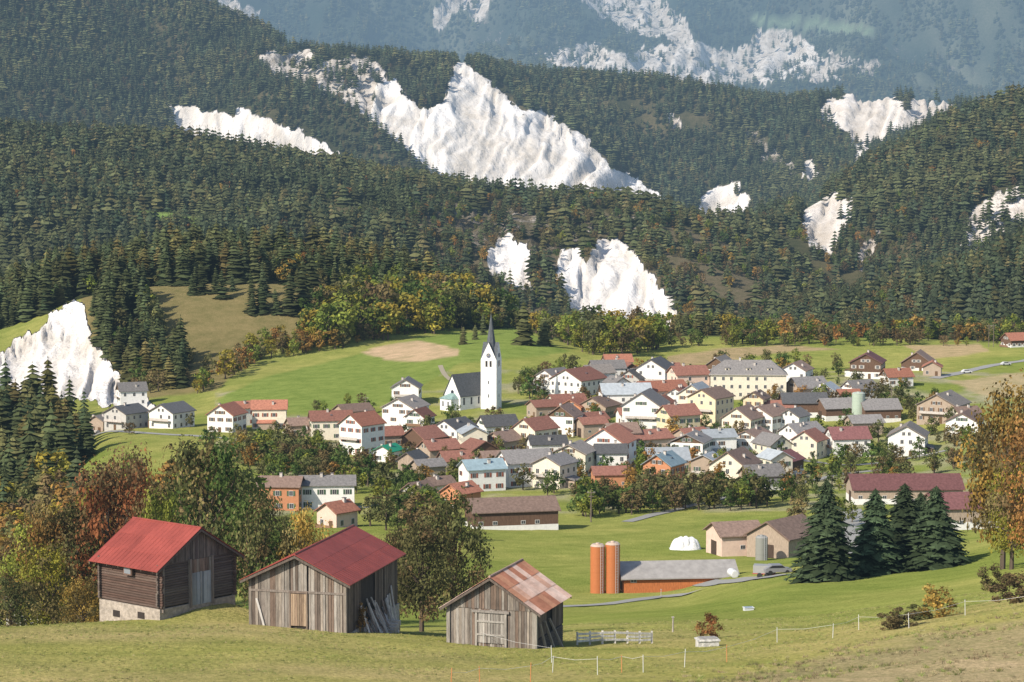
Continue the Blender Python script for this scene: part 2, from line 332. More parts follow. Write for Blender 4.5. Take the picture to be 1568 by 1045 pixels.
# ---------------------------------------------------------------- mesh builder
class MB:
    def __init__(s): s.v=[];s.f=[];s.m=[];s.c=[];s.names=[];s.X=Matrix.Identity(4)
    def add(s,vs,fs,mat,col):
        b=len(s.v); X=s.X
        s.v+= [tuple(X@Vector(p)) for p in vs]
        if mat not in s.names: s.names.append(mat)
        k=s.names.index(mat)
        for f in fs: s.f.append(tuple(b+i for i in f));s.m.append(k);s.c.append(col)
    def hexa(s,p,mat,col):
        s.add(p,[(0,3,2,1),(4,5,6,7),(0,1,5,4),(1,2,6,5),(2,3,7,6),(3,0,4,7)],mat,col)
    def box(s,x0,x1,y0,y1,z0,z1,mat,col):
        s.hexa([(x0,y0,z0),(x1,y0,z0),(x1,y1,z0),(x0,y1,z0),(x0,y0,z1),(x1,y0,z1),(x1,y1,z1),(x0,y1,z1)],mat,col)
    def cyl(s,p0,p1,r0,r1,n,mat,col,cap=True):
        p0=Vector(p0);p1=Vector(p1);d=(p1-p0).normalized();u=d.orthogonal().normalized();w=d.cross(u)
        vs=[];
        for p,r in((p0,r0),(p1,r1)):
            for i in range(n):
                a=2*math.pi*i/n;vs.append(p+(u*math.cos(a)+w*math.sin(a))*r)
        fs=[(i,(i+1)%n,n+(i+1)%n,n+i) for i in range(n)]
        if cap: fs+=[tuple(range(n))[::-1],tuple(range(n,2*n))]
        s.add(vs,fs,mat,col)
    def mesh(s,name,smooth=False):
        me=bpy.data.meshes.new(name);me.from_pydata(s.v,[],s.f)
        for n in s.names: me.materials.append(MATS[n])
        me.polygons.foreach_set('material_index',s.m)
        lt=np.empty(len(me.polygons),int);me.polygons.foreach_get('loop_total',lt)
        c=np.repeat(np.array([(*q[:3],1.0) for q in s.c]),lt,axis=0)
        a=me.attributes.new('Col','FLOAT_COLOR','CORNER');a.data.foreach_set('color',c.ravel())
        if smooth: me.polygons.foreach_set('use_smooth',np.ones(len(me.polygons),bool))
        me.update();return me
    def obj(s,name,parent=None,loc=(0,0,0),rot=0,smooth=False):
        o=bpy.data.objects.new(name,s.mesh(name,smooth));S.collection.objects.link(o)
        if parent: o.parent=parent
        o.location=loc;o.rotation_euler[2]=rot;return o
def empty(name,loc,rot=0):
    o=bpy.data.objects.new(name,None);S.collection.objects.link(o);o.location=loc;o.rotation_euler[2]=rot;return o
def cj(c,a=.15):
    k=1+random.uniform(-a,a);return tuple(x*k for x in c)
# ---------------------------------------------------------------- trees
def conifer(seed,tiers,nb,col,fine=False,R=.17,pw=.75):
    r=random.Random(seed);m=MB()
    m.cyl((0,0,0),(0,0,.97),.014,.002,5,'bark',(.08,.06,.045),False)
    for t in range(tiers):
        u=t/(tiers-1);z=.08+.9*u**1.0
        rad=R*(1-u)**pw*(.8+.4*r.random())+.008
        dz=.9/tiers
        n=max(5,int(nb*(1-.5*u)))
        a0=r.random()*6
        for i in range(n):
            a=a0+2*math.pi*(i+r.uniform(-.3,.3))/n
            rr=rad*r.uniform(.6,1.2);dr=rr*r.uniform(.2,.5)
            ca,sa=math.cos(a),math.sin(a)
            wd=rr*(.42 if fine else .62)*(8/n if not fine else 1)
            px,py=-sa*wd,ca*wd
            zt=z+dz*.7
            tip=(ca*rr,sa*rr,z-dr)
            k=r.uniform(.6,1.4);c=tuple(q*k for q in col)
            if fine:
                mid=(ca*rr*.55,sa*rr*.55,z-dr*.35+.004)
                m.add([(0,0,zt),(mid[0]+px*.6,mid[1]+py*.6,mid[2]-.02),tip,(mid[0]-px*.6,mid[1]-py*.6,mid[2]-.02),mid],[(0,1,4),(0,4,3),(1,2,4),(4,2,3)],'needle',c)
                for q in range(4):
                    g=r.uniform(.3,1.0);s=r.choice((-1,1))*r.uniform(.4,1.0)
                    b=(ca*rr*g+px*.2*s,sa*rr*g+py*.2*s,z-dr*g*.8)
                    k2=k*r.uniform(.7,1.5)
                    m.add([b,(b[0]+px*s*.7+ca*.012,b[1]+py*s*.7+sa*.012,b[2]-.012),(b[0]+ca*.02,b[1]+sa*.02,b[2]-.025)],[(0,1,2)],'needle',tuple(x*k2 for x in col))
            else:
                m.add([(0,0,zt),(ca*rr*.6+px,sa*rr*.6+py,z-dr*.7),tip,(ca*rr*.6-px,sa*rr*.6-py,z-dr*.7)],[(0,1,2),(0,2,3)],'needle',c)
    return m.mesh('conifer')
def decid(seed,nleaf,ls,cols,wr=.36,bushy=False,nclump=16):
    r=random.Random(seed);m=MB()
    z0=.05 if bushy else .24
    bark=(.13,.10,.075)
    if not bushy:
        m.cyl((0,0,0),(.01,0,.35),.028,.02,6,'bark',bark,False);m.cyl((.01,0,.35),(.0,.02,.75),.02,.006,5,'bark',bark,False)
    cl=[]
    for i in range(nclump):
        u=(i+.5)/nclump; z=z0+(.93-z0)*u
        prof=math.sin(math.pi*min(1,(.12+.8*u)))**.6
        a=i*2.4+r.random();q=wr*prof*math.sqrt(r.random())*.95
        c=(math.cos(a)*q,math.sin(a)*q,z+r.uniform(-.06,.06));cl.append((c,r.uniform(.075,.165)*(1.15 if bushy else 1),r.uniform(.6,1.4),r.choice(cols)))
        if i%2==0 and not bushy: m.cyl((0,0,.28+.25*u),c,.011,.003,4,'bark',bark,False)
    for i in range(nleaf):
        c,rd,k,col=cl[r.randrange(nclump)]
        d=Vector((r.gauss(0,1),r.gauss(0,1),r.gauss(0,.8)));d.normalize()
        p=Vector(c)+d*rd*r.uniform(.4,1.2)
        if p.z<z0*.6: continue
        n=(d+Vector((r.uniform(-.8,.8),r.uniform(-.8,.8),r.uniform(-.3,.9)))).normalized()
        u=n.orthogonal().normalized();w=n.cross(u);s=ls*r.uniform(.6,1.3)
        a=r.random()*6;u2=u*math.cos(a)+w*math.sin(a);w2=n.cross(u2)
        kk_=k*r.uniform(.7,1.3)
        m.add([p-u2*s,p+w2*s*.7,p+u2*s,p-w2*s*.6],[(0,1,2,3)],'leaf',tuple(x*kk_ for x in col))
    return m.mesh('deciduous')
far_con=[conifer(i,7,7,c,R=R_,pw=pw) for i,(c,R_,pw) in enumerate([((.06,.07,.034),.21,.6),((.07,.08,.038),.19,.7),((.055,.066,.036),.23,.5),((.048,.063,.034),.17,.7),((.105,.095,.042),.22,.55),((.085,.09,.04),.26,.45)])]
mid_con=[conifer(20+i,15,10,c,R=R_,pw=pw) for i,(c,R_,pw) in enumerate([((.066,.078,.034),.20,.65),((.078,.085,.036),.22,.55),((.055,.07,.034),.18,.7),((.13,.11,.042),.21,.6),((.10,.10,.04),.25,.5)])]
near_con=[conifer(40+i,40,18,(.042,.06,.03),True,R=.28,pw=.58) for i in range(3)]
LV={'green':[(.09,.125,.035),(.11,.145,.04)],'olive':[(.13,.13,.05),(.15,.14,.055)],'yellow':[(.36,.27,.05),(.28,.24,.05)],'lime':[(.23,.24,.045),(.18,.21,.045)],'orange':[(.37,.20,.06),(.31,.18,.06)],'red':[(.29,.125,.05),(.24,.12,.05)],'brown':[(.18,.13,.065),(.21,.15,.07)]}
mid_dec={k:[decid(100+j*10+i,460,.047,c,nclump=14) for j in range(2)] for i,(k,c) in enumerate(LV.items())}
near_dec={k:[decid(200+i+j*20,6500,.0155,LV[k]+([LV['olive'][0],LV['brown'][1]] if k in('green','olive') else [LV['brown'][1]]),wr=.38,nclump=46) for j in range(2)] for i,k in enumerate(['green','olive','red','lime','yellow','orange'])}
bush={k:[decid(300+i,1500,.035,LV[k],wr=.42,bushy=True,nclump=16)] for i,k in enumerate(['green','brown','orange','red','olive'])}
def coll(name,meshes):
    c=bpy.data.collections.new(name)
    for i,me_ in enumerate(meshes):
        o=bpy.data.objects.new(f'{name}_{i:02d}',me_);c.objects.link(o)
    return c
CNT=[]
def scatter(name,P,sc,ix,col,tilt=0.04):
    n=len(P);CNT.append((name,n))
    me_=bpy.data.meshes.new(name);me_.vertices.add(n);me_.vertices.foreach_set('co',np.asarray(P,float).ravel())
    a=me_.attributes.new('scv','FLOAT_VECTOR','POINT');a.data.foreach_set('vector',np.asarray(sc,float).ravel())
    rt=np.stack([rng.normal(0,tilt,n),rng.normal(0,tilt,n),rng.random(n)*6.283],-1)
    a=me_.attributes.new('rt','FLOAT_VECTOR','POINT');a.data.foreach_set('vector',rt.ravel())
    a=me_.attributes.new('ix','INT','POINT');a.data.foreach_set('value',np.asarray(ix,np.int32))
    o=bpy.data.objects.new(name,me_);S.collection.objects.link(o)
    g=bpy.data.node_groups.new(name,'GeometryNodeTree')
    g.interface.new_socket('Geometry',in_out='INPUT',socket_type='NodeSocketGeometry');g.interface.new_socket('Geometry',in_out='OUTPUT',socket_type='NodeSocketGeometry')
    N=g.nodes;L=g.links;gi=N.new('NodeGroupInput');go=N.new('NodeGroupOutput');ip=N.new('GeometryNodeInstanceOnPoints');c=N.new('GeometryNodeCollectionInfo')
    c.inputs['Collection'].default_value=col;c.inputs['Separate Children'].default_value=True;c.inputs['Reset Children'].default_value=True
    def na(nm,t):
        x=N.new('GeometryNodeInputNamedAttribute');x.data_type=t;x.inputs['Name'].default_value=nm;return [q for q in x.outputs if q.enabled][0]
    L.new(gi.outputs[0],ip.inputs['Points']);L.new(c.outputs[0],ip.inputs['Instance']);ip.inputs['Pick Instance'].default_value=True
    L.new(na('ix','INT'),ip.inputs['Instance Index']);L.new(na('rt','FLOAT_VECTOR'),ip.inputs['Rotation']);L.new(na('scv','FLOAT_VECTOR'),ip.inputs['Scale'])
    L.new(ip.outputs[0],go.inputs[0])
    md=o.modifiers.new('instances','NODES');md.node_group=g
    return o
def gridpts(y0,y1,sp,p0=-120,p1=1690):
    xs=np.arange(-.32*y1,.32*y1,sp);ys=np.arange(y0,y1,sp)
    X,Y=np.meshgrid(xs,ys);X=X.ravel()+rng.uniform(-.5,.5,X.size)*sp;Y=Y.ravel()+rng.uniform(-.5,.5,Y.size)*sp
    px=784+F*X/Y;m=(px>p0)&(px<p1);X=X[m];Y=Y[m];Z=hgt(X,Y)
    m=seen(X,Y,Z,18.0)
    return X[m],Y[m],Z[m]
allP=[];allS=[];allI=[]
decP=[];decS=[];decI=[]
deck=list(LV.keys());decl=[m for k in deck for m in mid_dec[k]]
def dix(names,n):
    return np.array([deck.index(random.choice(names))*2+random.randrange(2) for _ in range(n)],int)
def addmass(X,Y,Z,h,kind,nv=6,wf=(.85,1.35),bank=None):
    n=len(X);hh=h*rng.uniform(.45,1.35,n)*(.75+.55*fbm(X/60,Y/60,2,77));w=hh*rng.uniform(*wf,n)
    (P,Sx,I)=(allP,allS,allI) if kind is None else (decP,decS,decI)
    P.append(np.stack([X,Y,Z-.3],-1));Sx.append(np.stack([w,w,hh],-1))
    if kind is None:
        sp_=fbm(X/90,Y/90,3,88)   # stands of different species
        ii=np.clip(((sp_-.3)*2.5*nv+rng.normal(0,1.5,n)),0,nv-1).astype(int);I.append(ii)
    else: I.append(dix(kind,n))
for (y0,y1,sp,h) in ((1480,2650,6.8,15.5),(2650,4400,8.4,15),(5600,8400,15.5,19)):
    X,Y,Z=gridpts(y0,y1,sp)
    cm_,cw_=cliffmask(X,Y,Z);px,py=proj(X,Y,Z)
    nz=fbm(X/25,Y/25,3,50)
    keep=(cm_<-1)|((cw_<.5)&(nz>.46))|((cw_<.7)&(nz>.57))|((cw_<.97)&(nz>.68)&(cm_<14))
    if y0>5000: keep&=(py<175)&~((cw_>0)&(cm_>-2)&(nz<.62))&(fbm(X/90,Y/200,3,8)<.66)
    keep&=~(inpoly([(195,320),(250,325),(330,340),(320,352),(240,345),(200,338)],px,py)&(Y<2400))
    keep&=~inpoly([(1150,22),(1260,30),(1345,42),(1340,58),(1240,48),(1150,36)],px,py)
    if y0<2000:
        scrub=(py>305)&(px>640)&(px<1320)&(Y<2300)
        keep&=~(scrub&(nz>.62))
    X,Y,Z,px,py=X[keep],Y[keep],Z[keep],px[keep],py[keep]
    dd=rng.random(len(X))<np.where((Y<2300)&(px>620)&(px<1400)&(py>305),.52,np.where(Y<2700,.13,.07))
    if y0>5000: dd[:]=False
    addmass(X[~dd],Y[~dd],Z[~dd],h,None,wf=(1.0,1.6))
    addmass(X[dd],Y[dd],Z[dd],h*.55,['brown','olive','olive','green','orange','brown','lime'] if y0<2000 else ['olive','brown'],wf=(.8,1.3))
scatter('conifer_forest',np.concatenate(allP),np.concatenate(allS),np.concatenate(allI),coll('conifer_kind',far_con))
allP.clear();allS.clear();allI.clear()
X,Y,Z=gridpts(1000,1490,6.2);px,py=proj(X,Y,Z)
P1=inpoly([(140,475),(228,452),(235,500),(292,560),(280,600),(205,592),(160,540)],px,py)&(Y<1250)
P2=(px<770)&(Y>1215)
P2b=(px<110)&(Y>1195)
P3=(px>860)&(Y>1290)
gap=P3&(px>870)&(px<1045)&(rng.random(len(X))<.8)
cmk,_=cliffmask(X,Y,Z)
k=(P1|P2|P2b|P3)&(cmk<-3)&~gap
dd=rng.random(len(X))<np.where(P3,.6,np.where(px>330,.33,.15))
q=k&~dd&~P3;addmass(X[q],Y[q],Z[q],18,None,5,(.95,1.5))
q=k&~dd&P3;addmass(X[q],Y[q],Z[q],13,None,5,(.95,1.5))
q=k&dd;addmass(X[q],Y[q],Z[q],11.5,['brown','olive','orange','lime','green','yellow','olive'],wf=(.9,1.35))
def sample(poly,n,y0=200,y1=1400):
    A=np.array(poly);out=[]
    while len(out)<n:
        p=rng.uniform(A[:,0].min(),A[:,0].max());q=rng.uniform(A[:,1].min(),A[:,1].max())
        if inpoly(poly,np.array([p]),np.array([q]))[0]: out.append(hit(p,q,y0,y1))
    return np.array(out).T
for poly,n,h,cols in (
  ([(290,612),(400,555),(520,535),(640,514),(600,495),(470,500),(400,530),(300,580)],120,8.5,['olive','orange','lime','yellow','brown','orange']),
  ([(470,535),(640,516),(760,500),(860,517),(1010,532),(1010,515),(860,495),(740,470),(620,465),(480,490)],330,16,['green','lime','yellow','olive','lime','lime','yellow','brown']),
  ([(790,500),(900,545),(960,548),(1020,532),(900,512)],80,12,['olive','lime','brown','yellow','lime']),
  ([(1020,532),(1568,530),(1568,522),(1020,518)],80,9,['olive','lime','brown','orange','green']),
  ([(140,480),(240,480),(300,560),(280,610),(190,600)],30,7,['olive','brown'])):
    x,y,z=sample(poly,n,850,1400);addmass(x,y,z,h,cols,wf=(.95,1.35))
x,y,z=sample([(240,430),(500,440),(480,485),(250,480)],16,1000,1400);addmass(x,y,z,17,None,5,(1.1,1.6))
x,y,z=sample([(395,470),(430,470),(430,482),(395,482)],2,1000,1400);addmass(x,y,z,27,None,5,(1.0,1.2))
x,y,z=sample([(700,530),(1020,535),(1020,520),(700,512)],14,1000,1400);addmass(x,y,z,17,None,5,(.9,1.2))
x,y,z=sample([(-160,650),(90,650),(150,700),(60,770),(-160,800)],170,500,1000);addmass(x,y,z,20,None,5,(1.0,1.5))
x,y,z=sample([(-160,760),(60,750),(140,790),(300,775),(390,795),(400,900),(0,960),(-160,960)],300,300,900);addmass(x,y,z,11,['olive','green','orange','brown','lime','yellow','olive','brown'],wf=(.9,1.3))
x,y,z=sample([(-100,720),(100,720),(120,790),(-100,840)],60,400,900);addmass(x,y,z,15,None,5,(1.0,1.5))
scatter('conifer_wood',np.concatenate(allP),np.concatenate(allS),np.concatenate(allI),coll('spruce_kind',mid_con))
scatter('autumn_woodland',np.concatenate(decP),np.concatenate(decS),np.concatenate(decI),coll('broadleaf_kind',decl))
def inst(name,mesh,loc,sx,sz):
    o=bpy.data.objects.new(name,mesh);S.collection.objects.link(o);o.location=loc;o.scale=(sx,sx,sz);o.rotation_euler[2]=random.random()*6.28;return o
def tree_at(name,mesh,px,Y,top,wpx,wr=.38):
    x,zt=ray(px,top,Y);z=float(hgt(np.array([x]),np.array([float(Y)]))[0])
    h=zt-z;w=wpx*Y/F
    inst(name,mesh,(x,Y,z-.2),w/(2*wr),h)
for k,px,Y,top,w in [('green',312,275,664,160),('green',395,262,750,105),('red',165,330,705,130),('red',205,345,690,95),('lime',243,262,738,85),('yellow',72,262,832,95),('olive',15,250,885,90),('orange',128,240,885,80),('olive',110,330,765,110),('orange',462,262,782,85),('olive',645,187,788,115),('olive',692,196,757,110),('lime',40,330,800,100),('green',352,330,708,110),('olive',430,330,790,80),('orange',1540,290,592,125),('yellow',1552,280,700,100),('olive',610,240,800,70),('yellow',1560,330,650,80),('orange',1590,260,640,120),('olive',150,262,905,80),('red',70,330,770,90)]:
    tree_at({'green':'maple_tree','red':'cherry_tree','lime':'ash_tree','yellow':'birch_tree','olive':'ash_tree','orange':'birch_tree'}[k],random.choice(near_dec[k]),px,Y,top,w)
for i_,(px,Y,top,w) in enumerate([(1266,312,730,104),(1341,320,744,92),(1386,330,736,98),(1434,320,740,98),(1410,342,750,80)]):
    tree_at('spruce_tree',near_con[i_%3],px,Y,top,w,.26)
for k,px,py,w,h in [('red',1087,977,46,38),('brown',1380,962,70,34),('orange',1436,946,70,48),('brown',1550,925,80,50),('brown',1365,965,40,25),('orange',546,968,38,44),('brown',130,950,50,40),('olive',90,950,60,35),('brown',1520,905,50,40),('olive',1410,950,60,26),('orange',30,955,50,34)]:
    x,y,z=hit(px,py,90,600);s=y/F
    inst('bush',bush[k][0],(x,y+.5,z-.2),w*s/.95,h*s/.95)
# ---------------------------------------------------------------- roads
def road(name,pts,w,col,y0=100,y1=1400,off=.14,mat='road',edge=None):
    W=[]
    for p,q in pts: W.append(Vector(hit(p,q,y0,y1)))
    P=[]
    for i in range(len(W)-1):
        n=max(2,int((W[i+1]-W[i]).length/4))
        a=W[max(i-1,0)];b=W[i];c=W[i+1];d=W[min(i+2,len(W)-1)]
        for j in range(n):
            t=j/n;P.append(.5*((2*b)+(c-a)*t+(2*a-5*b+4*c-d)*t*t+(3*b-a-3*c+d)*t**3))
    P.append(W[-1])
    vs=[]
    for i,p in enumerate(P):
        t=(P[min(i+1,len(P)-1)]-P[max(i-1,0)]);t.z=0;t.normalize();n=Vector((-t.y,t.x,0))
        for s in(-1,-.33,.33,1):
            q=p+n*w/2*s;z=float(hgt(np.array([q.x]),np.array([q.y]))[0]);vs.append((q.x,q.y,z+off))
    m=MB();m.add(vs,[(4*i+k,4*i+k+1,4*i+5+k,4*i+4+k) for i in range(len(P)-1) for k in range(3)],mat,col)
    return m.obj(name)
GREY=(.34,.33,.30)
road('lane',[(850,930),(900,928),(960,922),(1010,915),(1062,908)],4.2,GREY)
road('lane',[(360,672),(390,684),(430,690),(470,684)],3,GREY,500)
road('lane',[(545,778),(580,775),(600,765),(640,768)],4,GREY,500)
road('lane',[(1430,580),(1470,572),(1520,560),(1600,548)],5,(.36,.35,.33),800)
road('lane',[(960,800),(1020,785),(1100,765),(1200,745),(1300,725),(1380,715)],3,GREY,400)
road('lane',[(1060,886),(1120,890),(1200,882)],4,GREY,300)
road('lane',[(1300,780),(1305,800),(1325,845)],6,GREY,300)
road('lane',[(140,668),(230,664),(300,668),(350,672)],4,GREY,600)
road('farm_track',[(674,560),(682,575),(700,588),(740,600)],2,(.36,.31,.22),800)
road('farm_track',[(1200,700),(1280,712),(1360,708),(1450,690)],3.5,GREY,500)
# ---------------------------------------------------------------- houses
WC={'w':(.82,.80,.75),'c':(.76,.69,.55),'y':(.76,.64,.42),'p':(.76,.57,.46),'g':(.5,.48,.44),'o':(.55,.25,.13),'b':(.15,.09,.06),'t':(.42,.33,.25)}
RC={'g':(.23,.215,.205),'l':(.36,.39,.41),'b':(.24,.165,.13),'r':(.40,.17,.11),'R':(.28,.13,.095),'d':(.11,.11,.112),'t':(.24,.32,.35),'k':(.30,.265,.235),'m':(.20,.09,.085),'G':(.02,.25,.14)}
def win(mb,face,u,z,w,L,ww=.95,wh=1.3,frame=(.62,.60,.56),shut=None):
    def bx(u0,u1,z0,z1,d0,d1,mat,col):
        if face=='f': mb.box(u0,u1,-L/2-d1,-L/2-d0,z0,z1,mat,col)
        elif face=='b': mb.box(u0,u1,L/2+d0,L/2+d1,z0,z1,mat,col)
        elif face=='r': mb.box(w/2+d0,w/2+d1,u0,u1,z0,z1,mat,col)
        else: mb.box(-w/2-d1,-w/2-d0,u0,u1,z0,z1,mat,col)
    bx(u-ww/2-.1,u+ww/2+.1,z-.12,z+wh+.1,-.01,.05,'plaster',frame)
    bx(u-ww/2,u-.04,z,z+wh,.0,.07,'glass',(.06,.063,.07));bx(u+.04,u+ww/2,z,z+wh,.0,.07,'glass',(.06,.063,.07))
    if shut:
        for s in(-1,1):
            c=u+s*(ww/2+.38);bx(c-.24,c+.24,z-.03,z+wh+.03,.0,.09,'wood',shut)
def gable_roof(mb,w,L,ze,rise,ov,og,mat,col,th=.22,edge=(.16,.11,.08)):
    tn=rise/(w/2)
    for s in(-1,1):
        xe=s*(w/2+ov);zl=ze-ov*tn;zr=ze+rise;y0,y1=-L/2-og,L/2+og
        p=[(xe,y0,zl),(0,y0,zr),(0,y1,zr),(xe,y1,zl)]
        if s>0:p=[p[1],p[0],p[3],p[2]]
        mb.hexa([(a,b,c+.02) for a,b,c in p]+[(a,b,c+th) for a,b,c in p],mat,cj(col,.06))
        for y in(y0,y1):
            q=[(xe,y-.05,zl-.12),(0,y-.05,zr-.12),(0,y+.05,zr-.12),(xe,y+.05,zl-.12)]
            if s>0:q=[q[1],q[0],q[3],q[2]]
            mb.hexa(q+[(a,b,c+.14) for a,b,c in q],'wood',edge)
def house(name,x,y,z,rot,w,L,ez,rise,wall,roof,st,rmat='tile',wmat='plaster',woodtop=False,chim=True,hip=False,base=None):
    mb=MB()
    wc=cj(WC[wall],.06) if isinstance(wall,str) else wall
    rc=cj(RC[roof],.25) if isinstance(roof,str) else roof
    hx,hy=w/2,L/2
    if base:
        mb.box(-hx-.03,hx+.03,-hy-.03,hy+.03,-4,base,'plaster',WC['w']);b0=base
    else: b0=-4
    vs=[(-hx,-hy,b0),(hx,-hy,b0),(hx,hy,b0),(-hx,hy,b0),(-hx,-hy,ez),(hx,-hy,ez),(hx,hy,ez),(-hx,hy,ez)]
    if hip:
        mb.add(vs,[(0,1,5,4),(1,2,6,5),(2,3,7,6),(3,0,4,7),(4,5,6,7)],wmat,wc)
        o=.7;k=min(w,L)*.42
        r=[(-hx-o,-hy-o,ez),(hx+o,-hy-o,ez),(hx+o,hy+o,ez),(-hx-o,hy+o,ez)]
        top=[(0,-hy+k,ez+rise),(0,hy-k,ez+rise)] if L>=w else [(-hx+k,0,ez+rise),(hx-k,0,ez+rise)]
        if L>=w: mb.add(r+top,[(0,1,4),(1,2,5,4),(2,3,5),(3,0,4,5)],rmat,rc)
        else: mb.add(r+top,[(0,1,5,4),(1,2,5),(2,3,4,5),(3,0,4)],rmat,rc)
        mb.box(-hx-o,hx+o,-hy-o,hy+o,ez-.2,ez-.01,'plaster',(.6,.55,.48))
        for v_ in(-.28,0,.28):
            for s in(-1,1):
                mb.box(s*hx*.62-.9,s*hx*.62+.9,v_*L-.8,v_*L+.8,ez+.5,ez+2.3,'plaster',WC['c']);mb.box(s*hx*.62-1.1,s*hx*.62+1.1,v_*L-1,v_*L+1,ez+2.3,ez+2.45,rmat,rc)
                mb.box(min(s*hx*.62+s*.88,s*hx*.62+s*.95),max(s*hx*.62+s*.88,s*hx*.62+s*.95),v_*L-.4,v_*L+.4,ez+1.0,ez+2.1,'glass',(.05,.05,.06))
    else:
        vs+=[(0,-hy,ez+rise),(0,hy,ez+rise)]
        mb.add(vs,[(0,1,5,8,4),(1,2,6,5),(2,3,7,9,6),(3,0,4,7)],wmat,wc)
        if woodtop:
            zz=ez-.2
            for yy,sg in((-hy-.04,1),(hy+.04,-1)):
                v=[(-hx,yy,zz),(hx,yy,zz),(hx,yy,ez),(0,yy,ez+rise),(-hx,yy,ez)]
                mb.add(v,[(0,1,2,3,4) if sg>0 else (4,3,2,1,0)],'wood',(.16,.10,.06))
        gable_roof(mb,w,L,ez,rise,.6,.55,rmat,rc)
    if st>0:
        sh=random.choice([None,None,(.16,.09,.05),(.08,.13,.08),(.3,.1,.06)]) if wmat=='plaster' else (.5,.45,.4)
        hgt_=ez/st
        for f,ln in(('f',w),('l',L),('r',L),('b',w)):
            n=max(2,int(ln/2.9))
            for s_ in range(st):
                for i in range(n):
                    if random.random()<.2: continue
                    u=(i+.5)/n*ln-ln/2+random.uniform(-.2,.2)
                    if f=='f' and s_==0 and i==n//2:
                        mb.box(u-.55,u+.55,-hy-.08,-hy+.02,-.3,2.0,'wood',(.15,.09,.05));continue
                    win(mb,f,u,s_*hgt_+.85,w,L,.9,1.2,shut=sh)
            if f in 'fb' and rise>2.2 and not hip:
                for u in(-.9,.9): win(mb,f,u,ez+.25,w,L,.8,1.0,shut=sh)
        if random.random()<.45:
            zb=ez*(.5)-.1 if st>1 else .1
            mb.box(-hx*.8,hx*.8,-hy-1.3,-hy-.02,zb,zb+.14,'wood',(.2,.14,.1))
            mb.box(-hx*.8,hx*.8,-hy-1.34,-hy-1.26,zb+.14,zb+1.0,'wood',random.choice([(.25,.15,.09),(.55,.5,.45)]))
        if random.random()<.25 and not hip:
            s=random.choice((-1,1));e=random.uniform(2,3.2);a0,a1=(hx,hx+e) if s>0 else (-hx-e,-hx)
            y0_,y1_=-hy*random.uniform(.2,.9),hy*random.uniform(.2,.9)
            mb.box(a0,a1,y0_,y1_,-4,2.3,'wood' if random.random()<.5 else 'plaster',random.choice([(.2,.13,.09),WC['w'],WC['t']]))
            zi,zo=3.2,2.4
            p=[(hx*s,y0_-.3,zi),((hx+e+.4)*s,y0_-.3,zo),((hx+e+.4)*s,y1_+.3,zo),(hx*s,y1_+.3,zi)]
            if s<0:p=[p[1],p[0],p[3],p[2]]
            mb.hexa(p+[(a,b,c+.15) for a,b,c in p],rmat,cj(rc,.2))
    else:
        mb.box(-1.5,1.5,-hy-.07,-hy+.02,-.2,2.8,'wood',(.08,.055,.04))
        for i in range(int(L/3)):
            u=(i+.5)/int(L/3)*L-L/2
            if random.random()<.5:
                for f in 'lr': win(mb,f,u,1.6,w,L,.9,.7)
    if chim:
        for _ in range(random.choice((1,1,2))):
            u=random.uniform(-.3,.3)*w;v=random.uniform(-.3,.3)*L;zt=ez+rise*(1-abs(u)/(w/2))
            mb.box(u-.35,u+.35,v-.35,v+.35,zt-.8,zt+1.1,'plaster',(.55,.5,.45));mb.box(u-.43,u+.43,v-.43,v+.43,zt+1.1,zt+1.22,'stone',(.2,.18,.17))
        if random.random()<.3 and not hip:
            s=random.choice((-1,1));xx=s*w*.25;zt=ez+rise*.5
            mb.box(xx-.5,xx+.5,-.4,.4,zt+.1,zt+.36,'glass',(.12,.14,.17))
    return mb.obj(name,loc=(x,y,z),rot=rot)
